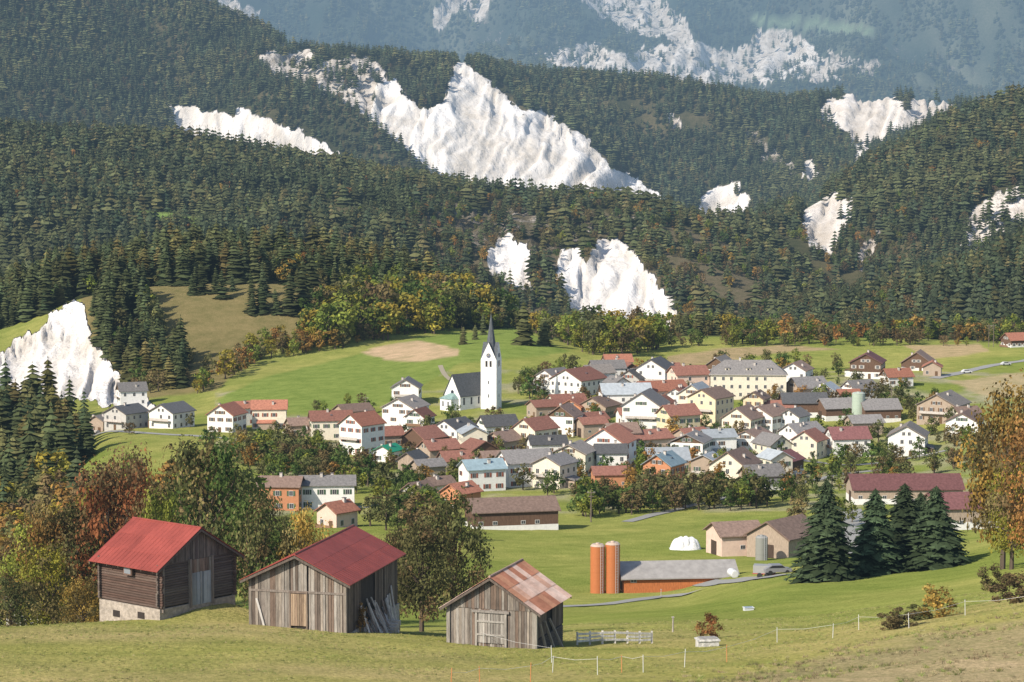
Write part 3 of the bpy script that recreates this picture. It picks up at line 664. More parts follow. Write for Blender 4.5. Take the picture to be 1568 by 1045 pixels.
HL=[
(200,622,46,'e',-75,'w','g',2),(190,658,56,'g',-25,'g','d',2),(152,662,34,'g',-20,'t','k',1),(260,656,58,'g',-30,'w','d',2),
(345,662,54,'g',-30,'w','r',2),(372,652,40,'e',-65,'w','r',2),(411,657,58,'e',-75,'c','r',2),(398,640,34,'g',-20,'w','k',1),(460,668,46,'e',-80,'t','b',1),
(505,674,70,'e',-80,'c','R',2),(553,697,58,'g',-28,'w','r',3),(620,662,66,'g',-20,'w','k',3),(622,622,52,'g',-15,'w','g',2),(588,685,56,'e',-65,'t','R',1),
(695,684,60,'g',-25,'w','d',2),(648,692,56,'g',-40,'b','R',0),(672,708,60,'e',-70,'t','R',1),(594,708,40,'g',-25,'w','G',1),(732,712,50,'g',30,'b','R',0),
(762,668,60,'e',-75,'w','d',1),(820,690,58,'g',-35,'c','R',2),(770,694,50,'g',-30,'t','b',1),
(850,604,54,'g',-30,'w','g',2),(885,608,74,'g',-25,'w','R',2),(915,600,50,'e',-70,'w','k',2),(868,632,60,'e',-75,'c','R',1),(880,640,44,'g',-30,'o','r',1),
(835,640,52,'e',-70,'t','R',1),(960,584,48,'g',20,'b','R',1),(946,566,46,'e',-80,'w','r',1),(930,592,56,'e',-70,'w','g',2),(972,606,44,'g',-20,'g','d',2),(1003,604,58,'g',-20,'w','d',3),
(1012,626,84,'e',-72,'p','r',2),(1055,612,60,'e',-75,'p','R',3),(920,640,60,'g',-30,'t','b',1),(1018,580,50,'e',-70,'w','R',1),
(1147,612,122,'h',-84,'c','g',3),(1105,594,60,'g',-25,'w','k',2),(1068,642,54,'g',-25,'c','l',3),(1090,652,62,'g',-30,'y','b',3),
(958,634,84,'e',-78,'w','l',2),(990,662,74,'g',-25,'w','g',3),(1040,668,60,'e',-60,'y','R',2),(985,690,70,'e',-70,'p','R',1),(1140,672,60,'g',-25,'c','b',2),(1180,668,64,'g',-30,'w','b',2),
(1230,692,64,'e',-60,'w','g',2),(1215,668,44,'g',-30,'w','g',2),(1230,640,76,'e',-82,'b','d',0),(1290,644,76,'e',-84,'b','g',0),(1348,648,64,'e',-82,'b','g',0),
(1300,700,66,'e',-72,'w','m',2),(1395,698,70,'g',-12,'w','k',2),(1332,580,60,'g',-15,'b','m',2),(1318,612,50,'e',-70,'w','g',1),(1410,568,58,'g',-15,'b','b',1),(1375,592,46,'e',-70,'w','r',1),(1430,576,34,'g',-10,'t','r',1),
(1450,648,78,'g',-35,'t','k',2),(1482,664,62,'g',-25,'w','b',1),(1560,532,44,'e',-80,'b','r',1),(1245,612,60,'e',-75,'t','g',1),(1222,596,50,'g',-20,'w','b',2),(1262,614,44,'g',-30,'w','l',1),
(1200,728,60,'g',-35,'b','m',0),(1155,700,68,'g',-25,'w','b',2),(1128,744,74,'g',-30,'c','b',2),(1168,750,64,'e',-65,'t','g',1),(1100,702,54,'e',-65,'w','l',2),(1060,706,64,'g',-30,'w','g',2),
(1022,722,70,'e',-72,'t','l',1),(1018,746,58,'g',-25,'o','t',2),(935,722,82,'g',-22,'w','r',3),(880,730,68,'g',-22,'c','k',2),(838,712,62,'e',-70,'w','d',2),
(804,746,84,'e',-75,'w','g',2),(850,748,60,'g',-25,'c','g',2),(738,752,68,'e',-72,'w','t',2),(705,778,52,'g',-30,'o','r',1),(698,722,54,'e',-70,'t','R',1),(760,728,54,'e',-65,'b','b',0),
(640,776,44,'g',-40,'g','b',1),(672,764,44,'e',-60,'c','b',1),(428,782,72,'e',-84,'o','b',2),(500,780,92,'e',-84,'w','g',2),(515,808,52,'g',-30,'p','r',1),(935,750,60,'e',-75,'o','R',0),
(960,690,54,'e',-70,'w','b',2),(1085,725,50,'g',-25,'t','l',1),(655,735,50,'e',-70,'t','g',0),(1010,648,44,'g',-30,'w','R',2),(1060,685,50,'e',-60,'t','R',1),
(865,668,54,'g',-30,'w','b',2),(905,660,50,'e',-60,'t','R',1),(1185,640,50,'e',-75,'w','R',1),(1170,640,40,'g',-30,'y','b',2),(1325,668,56,'e',-70,'t','g',0),(1262,690,46,'g',-30,'w','b',1),(1480,650,44,'e',-60,'c','b',1),(540,650,56,'e',-70,'t','b',0),(35,958,62,'e',-84,'w','g',1),(1300,620,36,'e',-75,'w','r',1),(1040,636,48,'g',-25,'w','r',2),
]
HP=[]
for h in HL:
    px,py,wp,kd,rt,wa,ro,st=h
    y0=130 if px<60 and py>900 else 520
    x,y,z=hit(px,py,y0,1300);s=y/F;wm=wp*s
    if kd=='g': w=wm*.80;L=w*1.15
    elif kd=='e': L=wm*.90;w=min(L*.75,10.5)
    else: L=wm*.95;w=13
    if px==500 and py==780: w=8
    HP.append([x,y+ (w if kd!='g' else L)*.45,w,L,h])
for it in range(25):
    for i in range(len(HP)):
        for j in range(i):
            a,b=HP[i],HP[j];dx=a[0]-b[0];dy=a[1]-b[1];d=math.hypot(dx,dy)+1e-6
            m=.40*(a[2]+a[3]+b[2]+b[3])*.5*1.0*1.12
            if d<m:
                q=(m-d)*.5/d*.5;a[0]+=dx*q*.6;b[0]-=dx*q*.6;a[1]+=dy*q;b[1]-=dy*q
vc=[(560,690),(640,640),(700,650),(820,600),(900,575),(1080,585),(1220,590),(1280,640),(1260,700),(1200,740),(1000,755),(860,755),(780,740),(640,745)]
fx,fy,fz=sample(vc,900,560,1100);added=0
for X_,Y_ in zip(fx,fy):
    w_=random.uniform(5,9);L_=w_*random.uniform(1.1,1.4)
    if all(math.hypot(X_-a[0],Y_-a[1])>.40*(w_+L_+a[2]+a[3])*.5*1.15 for a in HP):
        st_=random.choice([0,1,1,2]) if w_<7 else 2
        HP.append([X_,Y_,w_,L_,(0,0,0,random.choice('ge'),random.choice([-28,-30,-65,-72,-75,20]),random.choice('wwwcctyp' if st_ else 'btt'),random.choice('gbRRrdkl'),st_)]);added+=1
        if added>16: break
for x,y,w,L,h in HP:
    px,py,wp,kd,rt,wa,ro,st=h
    z=float(hgt(np.array([x]),np.array([y]))[0])
    ez={0:4.6,1:3.9,2:6.6,3:9.2}[st]*random.uniform(.9,1.1)
    if y<300: ez=3
    rm='metal' if ro in 'ltG' else 'tile'
    nm='hay_barn' if st==0 else ('school_building' if kd=='h' else ('chalet' if wa in 'bo' else 'village_house'))
    house(nm,x,y,z,math.radians(rt+random.uniform(-12,12)),w,L,ez,(w/2)*random.uniform(.45,.72) if kd!='h' else 5.0,wa,ro,st,rm,'wood' if wa in 'bt' and (st==0 or wa=='b') else 'plaster',woodtop=random.random()<.2 and wa=='w',chim=st>0,hip=kd=='h',base=(1.4 if st<2 else 2.6) if wa=='b' else None)
def special(name,px,py,L,w,ez,rise,rot,wa,ro,st,y0,base=None,rm='tile',wm='wood',chim=False):
    x,y,z=hit(px,py,y0,1200);y+=w*.5;z=float(hgt(np.array([x]),np.array([y-w*.3]))[0])
    return house(name,x,y,z,math.radians(rot),w,L,ez,rise,wa,ro,st,rm,wm,chim=chim,base=base),x,y,z
special('cow_barn',783,812,20,10,4.6,2.4,-77,'b','b',0,400,base=1.3)
special('cow_barn',1390,772,28,12,4.0,3.0,-88,'t','m',0,400,base=1.5)
special('cow_barn',1478,812,14,11,5.0,2.4,-80,'t','m',0,400,base=2)
special('cattle_shed',1038,903,19,8.0,2.3,1.9,-84,(.5,.17,.06),(.34,.32,.30),0,330,rm='metal')
special('farm_building',1128,852,9,9,4.4,2.0,-74,'p','b',0,350,rm='tile',wm='plaster')
special('hay_barn',1205,854,12,10,4.4,2.9,-40,'t','b',0,350,rm='tile')
def silo(name,px,py,r,h,col,y0,cap):
    x,y,z=hit(px,py,y0,1200);m=MB()
    m.cyl((0,0,-2),(0,0,h),r,r,28,'plastic',col)
    for k in range(1,int(h/1.2)): m.cyl((0,0,k*1.2),(0,0,k*1.2+.07),r+.03,r+.03,28,'plastic',cj(col,.1))
    m.cyl((0,0,h),(0,0,h+.35),r*1.03,r*.75,28,'plastic',cap);m.cyl((0,0,h+.35),(0,0,h+.55),r*.3,r*.25,12,'plastic',cap)
    for s in(-.22,.22): m.cyl((s,-r-.15,0),(s,-r-.15,h+.5),.04,.04,6,'plastic',(.5,.5,.5))
    for k in range(int(h/.45)): m.cyl((-.22,-r-.15,k*.45+.2),(.22,-r-.15,k*.45+.2),.025,.025,5,'plastic',(.5,.5,.5))
    return m.obj(name,loc=(x,y,z),rot=.5)
OR=(.50,.17,.06)
silo('grain_silo',915,908,1.22,7.9,OR,330,(.55,.42,.33));silo('grain_silo',938,908,1.22,8.2,OR,330,(.55,.42,.33))
silo('slurry_tank',1166,858,1.2,4.5,(.28,.28,.25),350,(.3,.3,.28))
silo('feed_silo',1314,645,2.3,10,(.42,.50,.40),600,(.45,.5,.42))
# ---------------------------------------------------------------- church
x,y,z=hit(752,628,600,1200)
CHX,CHY=x,y
ch=empty('church',(x,y+4,z),math.radians(-18))
m=MB();WH=(.84,.83,.80);t=3.05;h=18.5
m.box(-t,t,-t,t,-4,h,'plaster',WH)
m.add([(-t,-t,h),(t,-t,h),(0,-t,h+6.4)],[(0,1,2)],'plaster',WH);m.add([(t,t,h),(-t,t,h),(0,t,h+6.4)],[(0,1,2)],'plaster',WH)
m.add([(t,-t,h),(t,t,h),(t,0,h+6.4)],[(0,1,2)],'plaster',WH);m.add([(-t,t,h),(-t,-t,h),(-t,0,h+6.4)],[(0,1,2)],'plaster',WH)
SL=(.10,.11,.12);H0=h+6.4
for (a,b,c) in(((-t,-t,h),(0,-t,H0),(0,0,H0)),((t,-t,h),(0,-t,H0),(0,0,H0)),((t,-t,h),(t,0,H0),(0,0,H0)),((t,t,h),(t,0,H0),(0,0,H0)),((t,t,h),(0,t,H0),(0,0,H0)),((-t,t,h),(0,t,H0),(0,0,H0)),((-t,t,h),(-t,0,H0),(0,0,H0)),((-t,-t,h),(-t,0,H0),(0,0,H0))):
    m.add([a,b,c],[(0,1,2)],'tile',SL)
m.cyl((0,0,h+2.2),(0,0,35.5),2.3,.08,8,'tile',SL);m.cyl((0,0,35.3),(0,0,36.6),.05,.05,5,'metal',(.4,.33,.12));m.cyl((-.4,0,36.1),(.4,0,36.1),.05,.05,5,'metal',(.4,.33,.12))
for a in range(4):
    R_=Matrix.Rotation(a*math.pi/2,4,'Z');m.X=R_
    for u in(-.8,.8): m.box(u-.4,u+.4,-t-.05,-t+.02,h-2.6,h-.4,'glass',(.035,.035,.04))
    m.cyl((0,-t-.02,h+1.6),(0,-t-.12,h+1.6),.85,.85,20,'plaster',(.16,.17,.22));m.box(-.05,.05,-t-.17,-t-.13,h+1.6,h+2.4,'plaster',(.7,.6,.3));m.box(-.5,.02,-t-.17,-t-.13,h+1.55,h+1.65,'plaster',(.7,.6,.3))
    for zz in(4.5,9.5): m.box(-.18,.18,-t-.05,-t+.02,zz,zz+1.2,'glass',(.04,.04,.05))
m.X=Matrix.Identity(4)
m.obj('bell_tower',ch)
m=MB()
nw,nl,ne,nrz=8.6,15,5.6,7.2
hx,hy=nw/2,nl/2
v=[(-hx,-hy,-4),(hx,-hy,-4),(hx,hy,-4),(-hx,hy,-4),(-hx,-hy,ne),(hx,-hy,ne),(hx,hy,ne),(-hx,hy,ne),(0,-hy,ne+nrz),(0,hy,ne+nrz)]
m.add(v,[(0,1,5,8,4),(1,2,6,5),(2,3,7,9,6),(3,0,4,7)],'plaster',WH)
for i in range(4):
    u=(i+.5)/4*nl-nl/2
    for sx in(-1,1): m.box(min(sx*hx,sx*(hx+.05))-.01,max(sx*hx,sx*(hx+.05))+.01,u-.4,u+.4,1.8,4.4,'glass',(.04,.045,.06))
m.cyl((0,-hy+.0,5.4+1),(0,-hy-.06,5.4+1),.8,.8,16,'glass',(.04,.045,.06));m.box(-.8,.8,-hy-.1,-hy+.02,-.2,2.4,'wood',(.14,.09,.05))
gable_roof(m,nw,nl,ne,nrz,.5,.35,'tile',(.10,.105,.11),edge=(.08,.08,.08))
m.obj('nave',ch,loc=(-9.6,0.5,0),rot=math.radians(-28))
m=MB();m.box(-3,3,-3,3,-4,4.2,'plaster',WH);m.add([(-3.4,-3.4,4.1),(3.4,-3.4,4.1),(3.4,3.4,4.1),(-3.4,3.4,4.1),(0,3,7.2)],[(0,1,4),(1,2,4),(2,3,4),(3,0,4),(3,2,1,0)],'tile',(.25,.36,.33))
for u in(-1.4,1.4): m.box(u-.35,u+.35,-3.05,-2.98,1.3,3.2,'glass',(.04,.045,.06))
m.obj('choir',ch,loc=(-13.3,-6.6,0),rot=math.radians(-28))
# ---------------------------------------------------------------- foreground barns
def plankwall(mb,a,b,zb,ztop,pw,cols,th=.04,mat='wood',gap=.012,skip=(),jit=.0):
    a=Vector((*a,0));b=Vector((*b,0));d=b-a;Ln=d.length;d.normalize();n=Vector((d.y,-d.x,0))
    u=0
    while u<Ln-.02:
        w=min(pw*random.uniform(.75,1.3),Ln-u)
        sk=any(s0<u+w/2<s1 for s0,s1 in skip)
        if not sk:
            o=random.uniform(0,.03);c=cj(random.choice(cols),.25)
            g_=gap*random.choice((1,1,2,3))
            p=a+d*(u+g_/2);q=a+d*(u+w-g_/2)
            z0=zb+random.uniform(-jit,jit)
            za=ztop(u+gap/2);zc=ztop(u+w-gap/2)
            P0=p+n*(o+th);P1=q+n*(o+th);P2=q+n*o;P3=p+n*o
            mb.hexa([(P0.x,P0.y,z0),(P1.x,P1.y,z0),(P2.x,P2.y,z0),(P3.x,P3.y,z0),(P0.x,P0.y,za),(P1.x,P1.y,zc),(P2.x,P2.y,zc),(P3.x,P3.y,za)],mat,c)
        u+=w
def slope_pt(s,w,ov,ze,rise,u,y,h):
    x=s*(w/2+ov)*u;tn=rise/(w/2);return (x,y,ze+rise-abs(x)*tn+h)
def barn_roof(w,L,ze,rise,ov,og,col,kind):
    m=MB();y0,y1=-L/2-og,L/2+og
    for s in(-1,1):
        sp=lambda u,y,h:slope_pt(s,w,ov,ze,rise,u,y,h)
        if kind=='seam':
            np_=3
            for k in range(np_):
                nsh=5
                for j in range(nsh):
                    ya=y0+(y1-y0)*j/nsh;yb=y0+(y1-y0)*(j+1)/nsh-.008
                    p=[sp(k/np_,ya,.05),sp((k+1)/np_+.004,ya,.05),sp((k+1)/np_+.004,yb,.05),sp(k/np_,yb,.05)]
                    if s<0:p=p[::-1]
                    p=[(a_,b_,c_+(.012*(np_-k))) for a_,b_,c_ in p]
                    m.hexa(p+[(a_,b_,c_+.05) for a_,b_,c_ in p],'metal',cj(col,.09))
            n=int((y1-y0)/.42)
            for i in range(n+1):
                yy=y0+(y1-y0)*i/n;
                a_=[sp(0,yy-.02,.10),sp(1,yy-.02,.08),sp(1,yy+.02,.08),sp(0,yy+.02,.10)]
                if s<0:a_=a_[::-1]
                m.hexa(a_+[(q[0],q[1],q[2]+.045) for q in a_],'metal',cj(tuple(x*.9 for x in col),.06))
        else:
            ns=int((y1-y0)/.85)
            for r_ in range(3):
                for i in range(ns):
                    ya=y0+(y1-y0)*i/ns;yb=y0+(y1-y0)*(i+1)/ns
                    c=random.choice([(.55,.38,.31),(.62,.47,.40),(.36,.16,.10),(.42,.21,.13),(.50,.30,.22),(.58,.42,.35)])
                    nn=12;V=[];lift=.05+.018*(3-r_)+random.uniform(0,.012)
                    for j in range(nn+1):
                        yy=ya+(yb-ya)*j/nn;hh=lift+.035*(j%2)
                        V+= [sp(r_/3,yy,hh),sp((r_+1)/3+.02,yy,hh)]
                    m.add(V,[(2*j,2*j+1,2*j+3,2*j+2) if s>0 else (2*j,2*j+2,2*j+3,2*j+1) for j in range(nn)],'rust',c)
        for yy in(y0+.05,y1-.05):
            a_=[sp(0,yy-.04,-.14),sp(1,yy-.04,-.14),sp(1,yy+.04,-.14),sp(0,yy+.04,-.14)]
            if s<0:a_=a_[::-1]
            m.hexa(a_+[(q[0],q[1],q[2]+.17) for q in a_],'wood',(.14,.11,.09))
        nrf=int(L/1.1)
        for i in range(nrf+1):
            yy=-L/2+.1+(L-.2)*i/nrf
            a_=[sp(.0,yy-.05,-.12),sp(.98,yy-.05,-.12),sp(.98,yy+.05,-.12),sp(.0,yy+.05,-.12)]
            if s<0:a_=a_[::-1]
            m.hexa(a_+[(q[0],q[1],q[2]+.14) for q in a_],'wood',(.12,.09,.07))
    m.cyl((0,y0,ze+rise+.12),(0,y1,ze+rise+.12),.08,.08,8,'metal' if kind=='seam' else 'rust',tuple(x*.9 for x in col))
    return m
GP=[(.27,.235,.20),(.34,.305,.265),(.20,.17,.145),(.29,.245,.20),(.23,.165,.125),(.16,.125,.10)]
def barn(name,corner,side,rot,w,L,ez,rise,ov,og):
    x,y,z=hit(*corner,100,300)
    lx,ly=side*w/2,-L/2;c,s=math.cos(rot),math.sin(rot)
    o=empty(name,(x-(lx*c-ly*s),y-(lx*s+ly*c),z),rot);return o
RED=(.30,.066,.05)
w,L,ez,ri=6.9,11.5,3.55,1.65
b=barn('weathered_barn',(530,970),1,-.255,w,L,ez,ri,.5,.6)
m=MB();zt=lambda u:ez+ri*(1-abs(u-w/2)/(w/2))-.05
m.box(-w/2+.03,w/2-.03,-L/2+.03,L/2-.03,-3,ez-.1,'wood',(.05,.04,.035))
plankwall(m,(-w/2,-L/2),(w/2,-L/2),-.1,zt,.2,GP,jit=.08,skip=((2.95,4.15),))
plankwall(m,(-.5,-L/2),(.7,-L/2),2.6,lambda u:zt(2.95+u),.2,GP)
plankwall(m,(-w/2,L/2),(-w/2,-L/2),-2.5,lambda u:ez-.03,.22,GP)
plankwall(m,(w/2,L/2),(-w/2,L/2),-3,lambda u:zt(w-u),.22,GP)
plankwall(m,(w/2,-L/2),(w/2,L/2),-2.2,lambda u:ez-.03,.24,[(.15,.115,.09),(.10,.075,.06),(.18,.14,.11)],skip=((3.2,6.2),))
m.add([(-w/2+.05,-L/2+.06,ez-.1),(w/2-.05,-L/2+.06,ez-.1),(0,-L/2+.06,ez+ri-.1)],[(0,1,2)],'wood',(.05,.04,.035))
m.box(-w/2-.05,-w/2+.15,-L/2-.09,-L/2+.1,-1,ez,'wood',(.2,.17,.14));m.box(w/2-.15,w/2+.05,-L/2-.09,-L/2+.1,-1,ez,'wood',(.26,.22,.18))
m.box(-w/2,w/2,-L/2-.1,-L/2-.04,ez-.95,ez-.80,'wood',(.24,.2,.17))
m.obj('walls',b)
m=MB();plankwall(m,(-.45,-L/2-.06),(.65,-L/2-.06),.35,lambda u:2.55,.16,[(.34,.24,.16),(.38,.28,.19),(.27,.19,.13)])
m.box(-.55,-.45,-L/2-.16,-L/2,.0,2.7,'wood',(.22,.17,.13));m.box(.65,.75,-L/2-.16,-L/2,.0,2.7,'wood',(.22,.17,.13));m.box(-.55,.75,-L/2-.17,-L/2-.02,2.6,2.72,'wood',(.2,.15,.12))
m.obj('door',b)
m=MB()
m.hexa([(-2.35,-L/2-.2,-.1),(-2.2,-L/2-.2,-.1),(-2.2,-L/2-.1,-.1),(-2.35,-L/2-.1,-.1),(-3.0,-L/2-.14,2.1),(-2.85,-L/2-.14,2.1),(-2.85,-L/2-.06,2.1),(-3.0,-L/2-.06,2.1)],'wood',(.5,.47,.43))
m.obj('leaning_board',b)
m=MB();m.box(-w/2-.15,w/2+.15,-L/2-.12,L/2+.1,-3,-.12,'stone',(.40,.36,.31));m.obj('stone_footing',b)
m=MB()
for i in range(40):
    y_=-L/2+2.0+i*.15+random.uniform(-.1,.1);lean=random.uniform(.4,1.8);hh=random.uniform(1.0,3.1);dy=random.uniform(.3,2.8)
    z0=-1.4
    m.hexa([(w/2+lean,y_,z0),(w/2+lean+.05,y_,z0),(w/2+lean+.05,y_+.25,z0),(w/2+lean,y_+.25,z0),(w/2+.08,y_+dy,z0+hh),(w/2+.13,y_+dy,z0+hh),(w/2+.13,y_+dy+.22,z0+hh),(w/2+.08,y_+dy+.22,z0+hh)],'wood',cj(random.choice([(.60,.54,.48),(.25,.18,.14),(.46,.40,.34)]),.2))
for i in range(9): m.box(w/2+.2,w/2+1.6,-L/2+3+i*.5,-L/2+3.3+i*.5,-1.6+.1*i,-1.4+.12*i,'wood',cj((.45,.4,.34),.3))
m.obj('stacked_boards',b)
barn_roof(w,L,ez,ri,.5,.6,RED,'seam').obj('roof',b)
# log barn
w,L,ez,ri=7.1,6.2,3.85,2.15
b=barn('log_barn',(245,950),-1,.88,w,L,ez,ri,.6,.45)
m=MB();zb=.8
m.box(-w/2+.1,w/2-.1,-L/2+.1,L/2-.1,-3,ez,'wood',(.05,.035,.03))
n=17;LG=[(.12,.075,.058),(.14,.09,.068),(.105,.07,.055),(.15,.105,.085)];LH=[(.15,.118,.10),(.17,.138,.115),(.13,.10,.085)]
for i in range(n):
    z_=zb+(ez-zb)*(i+.5)/n;r_=(ez-zb)/n*.56
    for sx in(-1,1): m.cyl((sx*(w/2-.05),-L/2-.25+random.uniform(-.08,.05),z_),(sx*(w/2-.05),L/2+.3,z_),r_,r_,7,'logs',cj(random.choice(LG),.12))
    for sy in(-1,1):
        if sy==-1:
            m.cyl((-w/2-.2+random.uniform(-.08,.05),sy*(L/2-.05),z_+.05),(-.75,sy*(L/2-.05),z_+.05),r_,r_,7,'logs',cj(random.choice(LH),.12));m.cyl((1.35,sy*(L/2-.05),z_+.05),(w/2+.25,sy*(L/2-.05),z_+.05),r_,r_,7,'logs',cj(random.choice(LH),.12))
        else: m.cyl((-w/2-.25,sy*(L/2-.05),z_+.05),(w/2+.25,sy*(L/2-.05),z_+.05),r_,r_,7,'logs',cj(random.choice(LH),.12))
zt=lambda u:ez+ri*(1-abs(u-w/2)/(w/2))-.05
plankwall(m,(-w/2,-L/2),(w/2,-L/2),ez+.02,zt,.2,[(.17,.14,.12),(.20,.165,.14),(.13,.10,.09)])
plankwall(m,(w/2,L/2),(-w/2,L/2),ez+.02,lambda u:zt(w-u),.2,LG)
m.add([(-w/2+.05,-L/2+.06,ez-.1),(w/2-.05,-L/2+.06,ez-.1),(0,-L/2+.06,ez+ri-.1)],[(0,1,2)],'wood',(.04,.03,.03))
for u in(-.85,1.25,-w/2+.1): m.box(u,u+.16,-L/2-.24,-L/2+.06,zb-.3,ez+.1,'wood',(.24,.2,.17))
m.box(-w/2-.36,-w/2-.2,-.6,.25,2.9,3.5,'wood',(.2,.13,.1));m.box(-w/2-.38,-w/2-.34,-.5,.15,3.0,3.42,'glass',(.25,.27,.3))
m.obj('walls',b)
m=MB();plankwall(m,(-.7,-L/2-.05),(1.25,-L/2-.05),zb-.2,lambda u:ez-.95,.3,[(.36,.39,.41),(.31,.34,.37)],mat='metal');plankwall(m,(-.7,-L/2-.02),(1.25,-L/2-.02),ez-.95,lambda u:ez+.0,.22,GP);m.box(.22,.30,-L/2-.15,-L/2-.05,zb-.2,ez-.9,'wood',(.4,.4,.4));m.obj('door',b)
m=MB();m.box(-w/2-.08,w/2+.08,-L/2-.08,L/2+.08,-3,zb-.05,'stone',(.42,.36,.30));m.box(-w/2-.12,-w/2-.07,-1.6,-.9,-.1,.35,'wood',(.05,.04,.035));m.box(-w/2-.12,-w/2-.07,1.0,1.7,-.3,.15,'wood',(.05,.04,.035));m.obj('stone_foundation',b)
barn_roof(w,L,ez,ri,.65,.5,RED,'seam').obj('roof',b)
# rusty roof barn
w,L,ez,ri=6.1,5.9,2.7,1.95
b=barn('weathered_barn',(820,994),1,-.325,w,L,ez,ri,.5,.5)
m=MB();zt=lambda u:ez+ri*(1-abs(u-w/2)/(w/2))-.05
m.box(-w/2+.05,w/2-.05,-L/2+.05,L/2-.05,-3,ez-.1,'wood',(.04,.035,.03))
plankwall(m,(-w/2,-L/2),(w/2,-L/2),-.15,lambda u:min(zt(u),2.55),.19,GP,jit=.12)
plankwall(m,(-w/2,-L/2-.05),(w/2,-L/2-.05),2.5,lambda u:max(zt(u),2.5),.19,[tuple(x*.8 for x in g) for g in GP])
plankwall(m,(-w/2,L/2),(-w/2,-L/2),-2.5,lambda u:ez-.03,.2,GP)
plankwall(m,(w/2,L/2),(-w/2,L/2),-3,lambda u:zt(w-u),.2,GP)
plankwall(m,(w/2,-L/2),(w/2,L/2),.6,lambda u:ez-.03,.24,[(.17,.13,.105),(.12,.09,.07)],skip=((2.2,3.6),))
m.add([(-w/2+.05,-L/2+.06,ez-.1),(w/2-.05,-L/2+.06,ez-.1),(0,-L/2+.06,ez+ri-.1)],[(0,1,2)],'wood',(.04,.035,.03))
for i in range(14): m.cyl((w/2+.05,-L/2+.2+random.uniform(-.1,.1),-1.5+i*.15),(w/2+.05,L/2-.2,-1.5+i*.15),.09,.09,6,'logs',(.13,.10,.08))
m.box(w/2-.2,w/2+.14,-L/2-.16,-L/2+.1,-1.2,2.6,'wood',(.30,.27,.23));m.box(-w/2-.14,-w/2+.1,-L/2-.16,-L/2+.1,-1.2,2.6,'wood',(.30,.27,.23))
m.obj('walls',b)
m=MB();plankwall(m,(-1.05,-L/2-.08),(.95,-L/2-.08),.2,lambda u:2.2,.17,[(.31,.28,.25),(.35,.32,.28),(.25,.22,.19)])
m.box(-1.15,-1.0,-L/2-.2,-L/2,-.1,2.35,'wood',(.33,.30,.26));m.box(.93,1.08,-L/2-.2,-L/2,-.1,2.35,'wood',(.33,.30,.26));m.box(-1.35,1.25,-L/2-.24,-L/2-.02,2.25,2.4,'wood',(.28,.25,.22))
for q in(.7,1.6): m.box(-1.0,.93,-L/2-.2,-L/2-.13,q,q+.12,'wood',(.36,.33,.29))
m.obj('door',b)
m=MB()
for i in range(3):
    m.hexa([(w/2+.5+i*.3,-L/2+1+i,-1),(w/2+.65+i*.3,-L/2+1+i,-1),(w/2+.65+i*.3,-L/2+1.2+i,-1),(w/2+.5+i*.3,-L/2+1.2+i,-1),(w/2+.1,-L/2+.4+i,1.6),(w/2+.22,-L/2+.4+i,1.6),(w/2+.22,-L/2+.6+i,1.6),(w/2+.1,-L/2+.6+i,1.6)],'wood',(.3,.25,.2))
m.obj('leaning_posts',b)
barn_roof(w,L,ez,ri,.5,.55,(.5,.33,.26),'corr').obj('roof',b)
# ---------------------------------------------------------------- fences and small things
x0,y0_,z0=hit(884,988,100,300);x1,y1_,z1=hit(998,986,100,300)
m=MB();n=7
for i in range(n):
    t_=i/(n-1);X_=x0+(x1-x0)*t_;Y_=y0_+(y1_-y0_)*t_;Z_=float(hgt(np.array([X_]),np.array([Y_]))[0])
    m.box(X_-.07,X_+.07,Y_-.06,Y_+.06,Z_-.3,Z_+.9,'wood',cj((.66,.62,.56),.1))
    if i<n-1 :
        X2=x0+(x1-x0)*(i+1)/(n-1);Y2=y0_+(y1_-y0_)*(i+1)/(n-1);Z2=float(hgt(np.array([X2]),np.array([Y2]))[0])
        for q in(.2,.45,.7):
            if i==n//2 and q==.45: continue
            j=random.uniform(-.05,.05);m.hexa([(X_,Y_-.11,Z_+q),(X2,Y2-.11,Z2+q+j),(X2,Y2-.07,Z2+q+j),(X_,Y_-.07,Z_+q),(X_,Y_-.11,Z_+q+.14),(X2,Y2-.11,Z2+q+j+.14),(X2,Y2-.07,Z2+q+j+.14),(X_,Y_-.07,Z_+q+.14)],'wood',cj((.74,.70,.64),.12))
m.obj('wooden_fence')
def efence(name,pts,cols,h=1.0):
    m=MB();pr=None
    for (p,q),c in zip(pts,cols):
        X_,Y_,Z_=hit(p,q,60,400);m.cyl((X_,Y_,Z_-.2),(X_+random.uniform(-.06,.06),Y_,Z_+h*random.uniform(.9,1.1)),.022,.02,6,'plastic',c)
        tp=Vector((X_,Y_,Z_+h-.12))
        if pr is not None:
            md=(pr+tp)/2-Vector((0,0,.12));m.cyl(pr,md,.009,.009,4,'plastic',(.75,.72,.68),False);m.cyl(md,tp,.009,.009,4,'plastic',(.75,.72,.68),False)
        pr=tp
    m.obj(name)
w_=(.75,.74,.70);o_=(.7,.27,.10)
efence('electric_fence',[(690,1058),(735,1050),(812,1046),(846,1030),(915,1034),(952,1030),(985,1030),(1048,1022),(1113,1014),(1190,984),(1275,978),(1315,965),(1392,962),(1478,942),(1575,934)],[o_,o_,o_,w_,w_,o_,w_,w_,o_,w_,w_,w_,w_,w_,w_])
efence('electric_fence',[(845,1015),(740,990),(728,975)],[w_]*3)
for p_,q_ in((1030,968),(1012,914)):
    x,y,z=hit(p_,q_,100,500);m=MB();m.cyl((0,0,-.3),(.03,0,1.2),.07,.06,7,'wood',(.45,.4,.34));m.box(-.09,.12,-.09,.09,1.15,1.22,'wood',(.5,.45,.4));m.obj('fence_post',loc=(x,y,z))
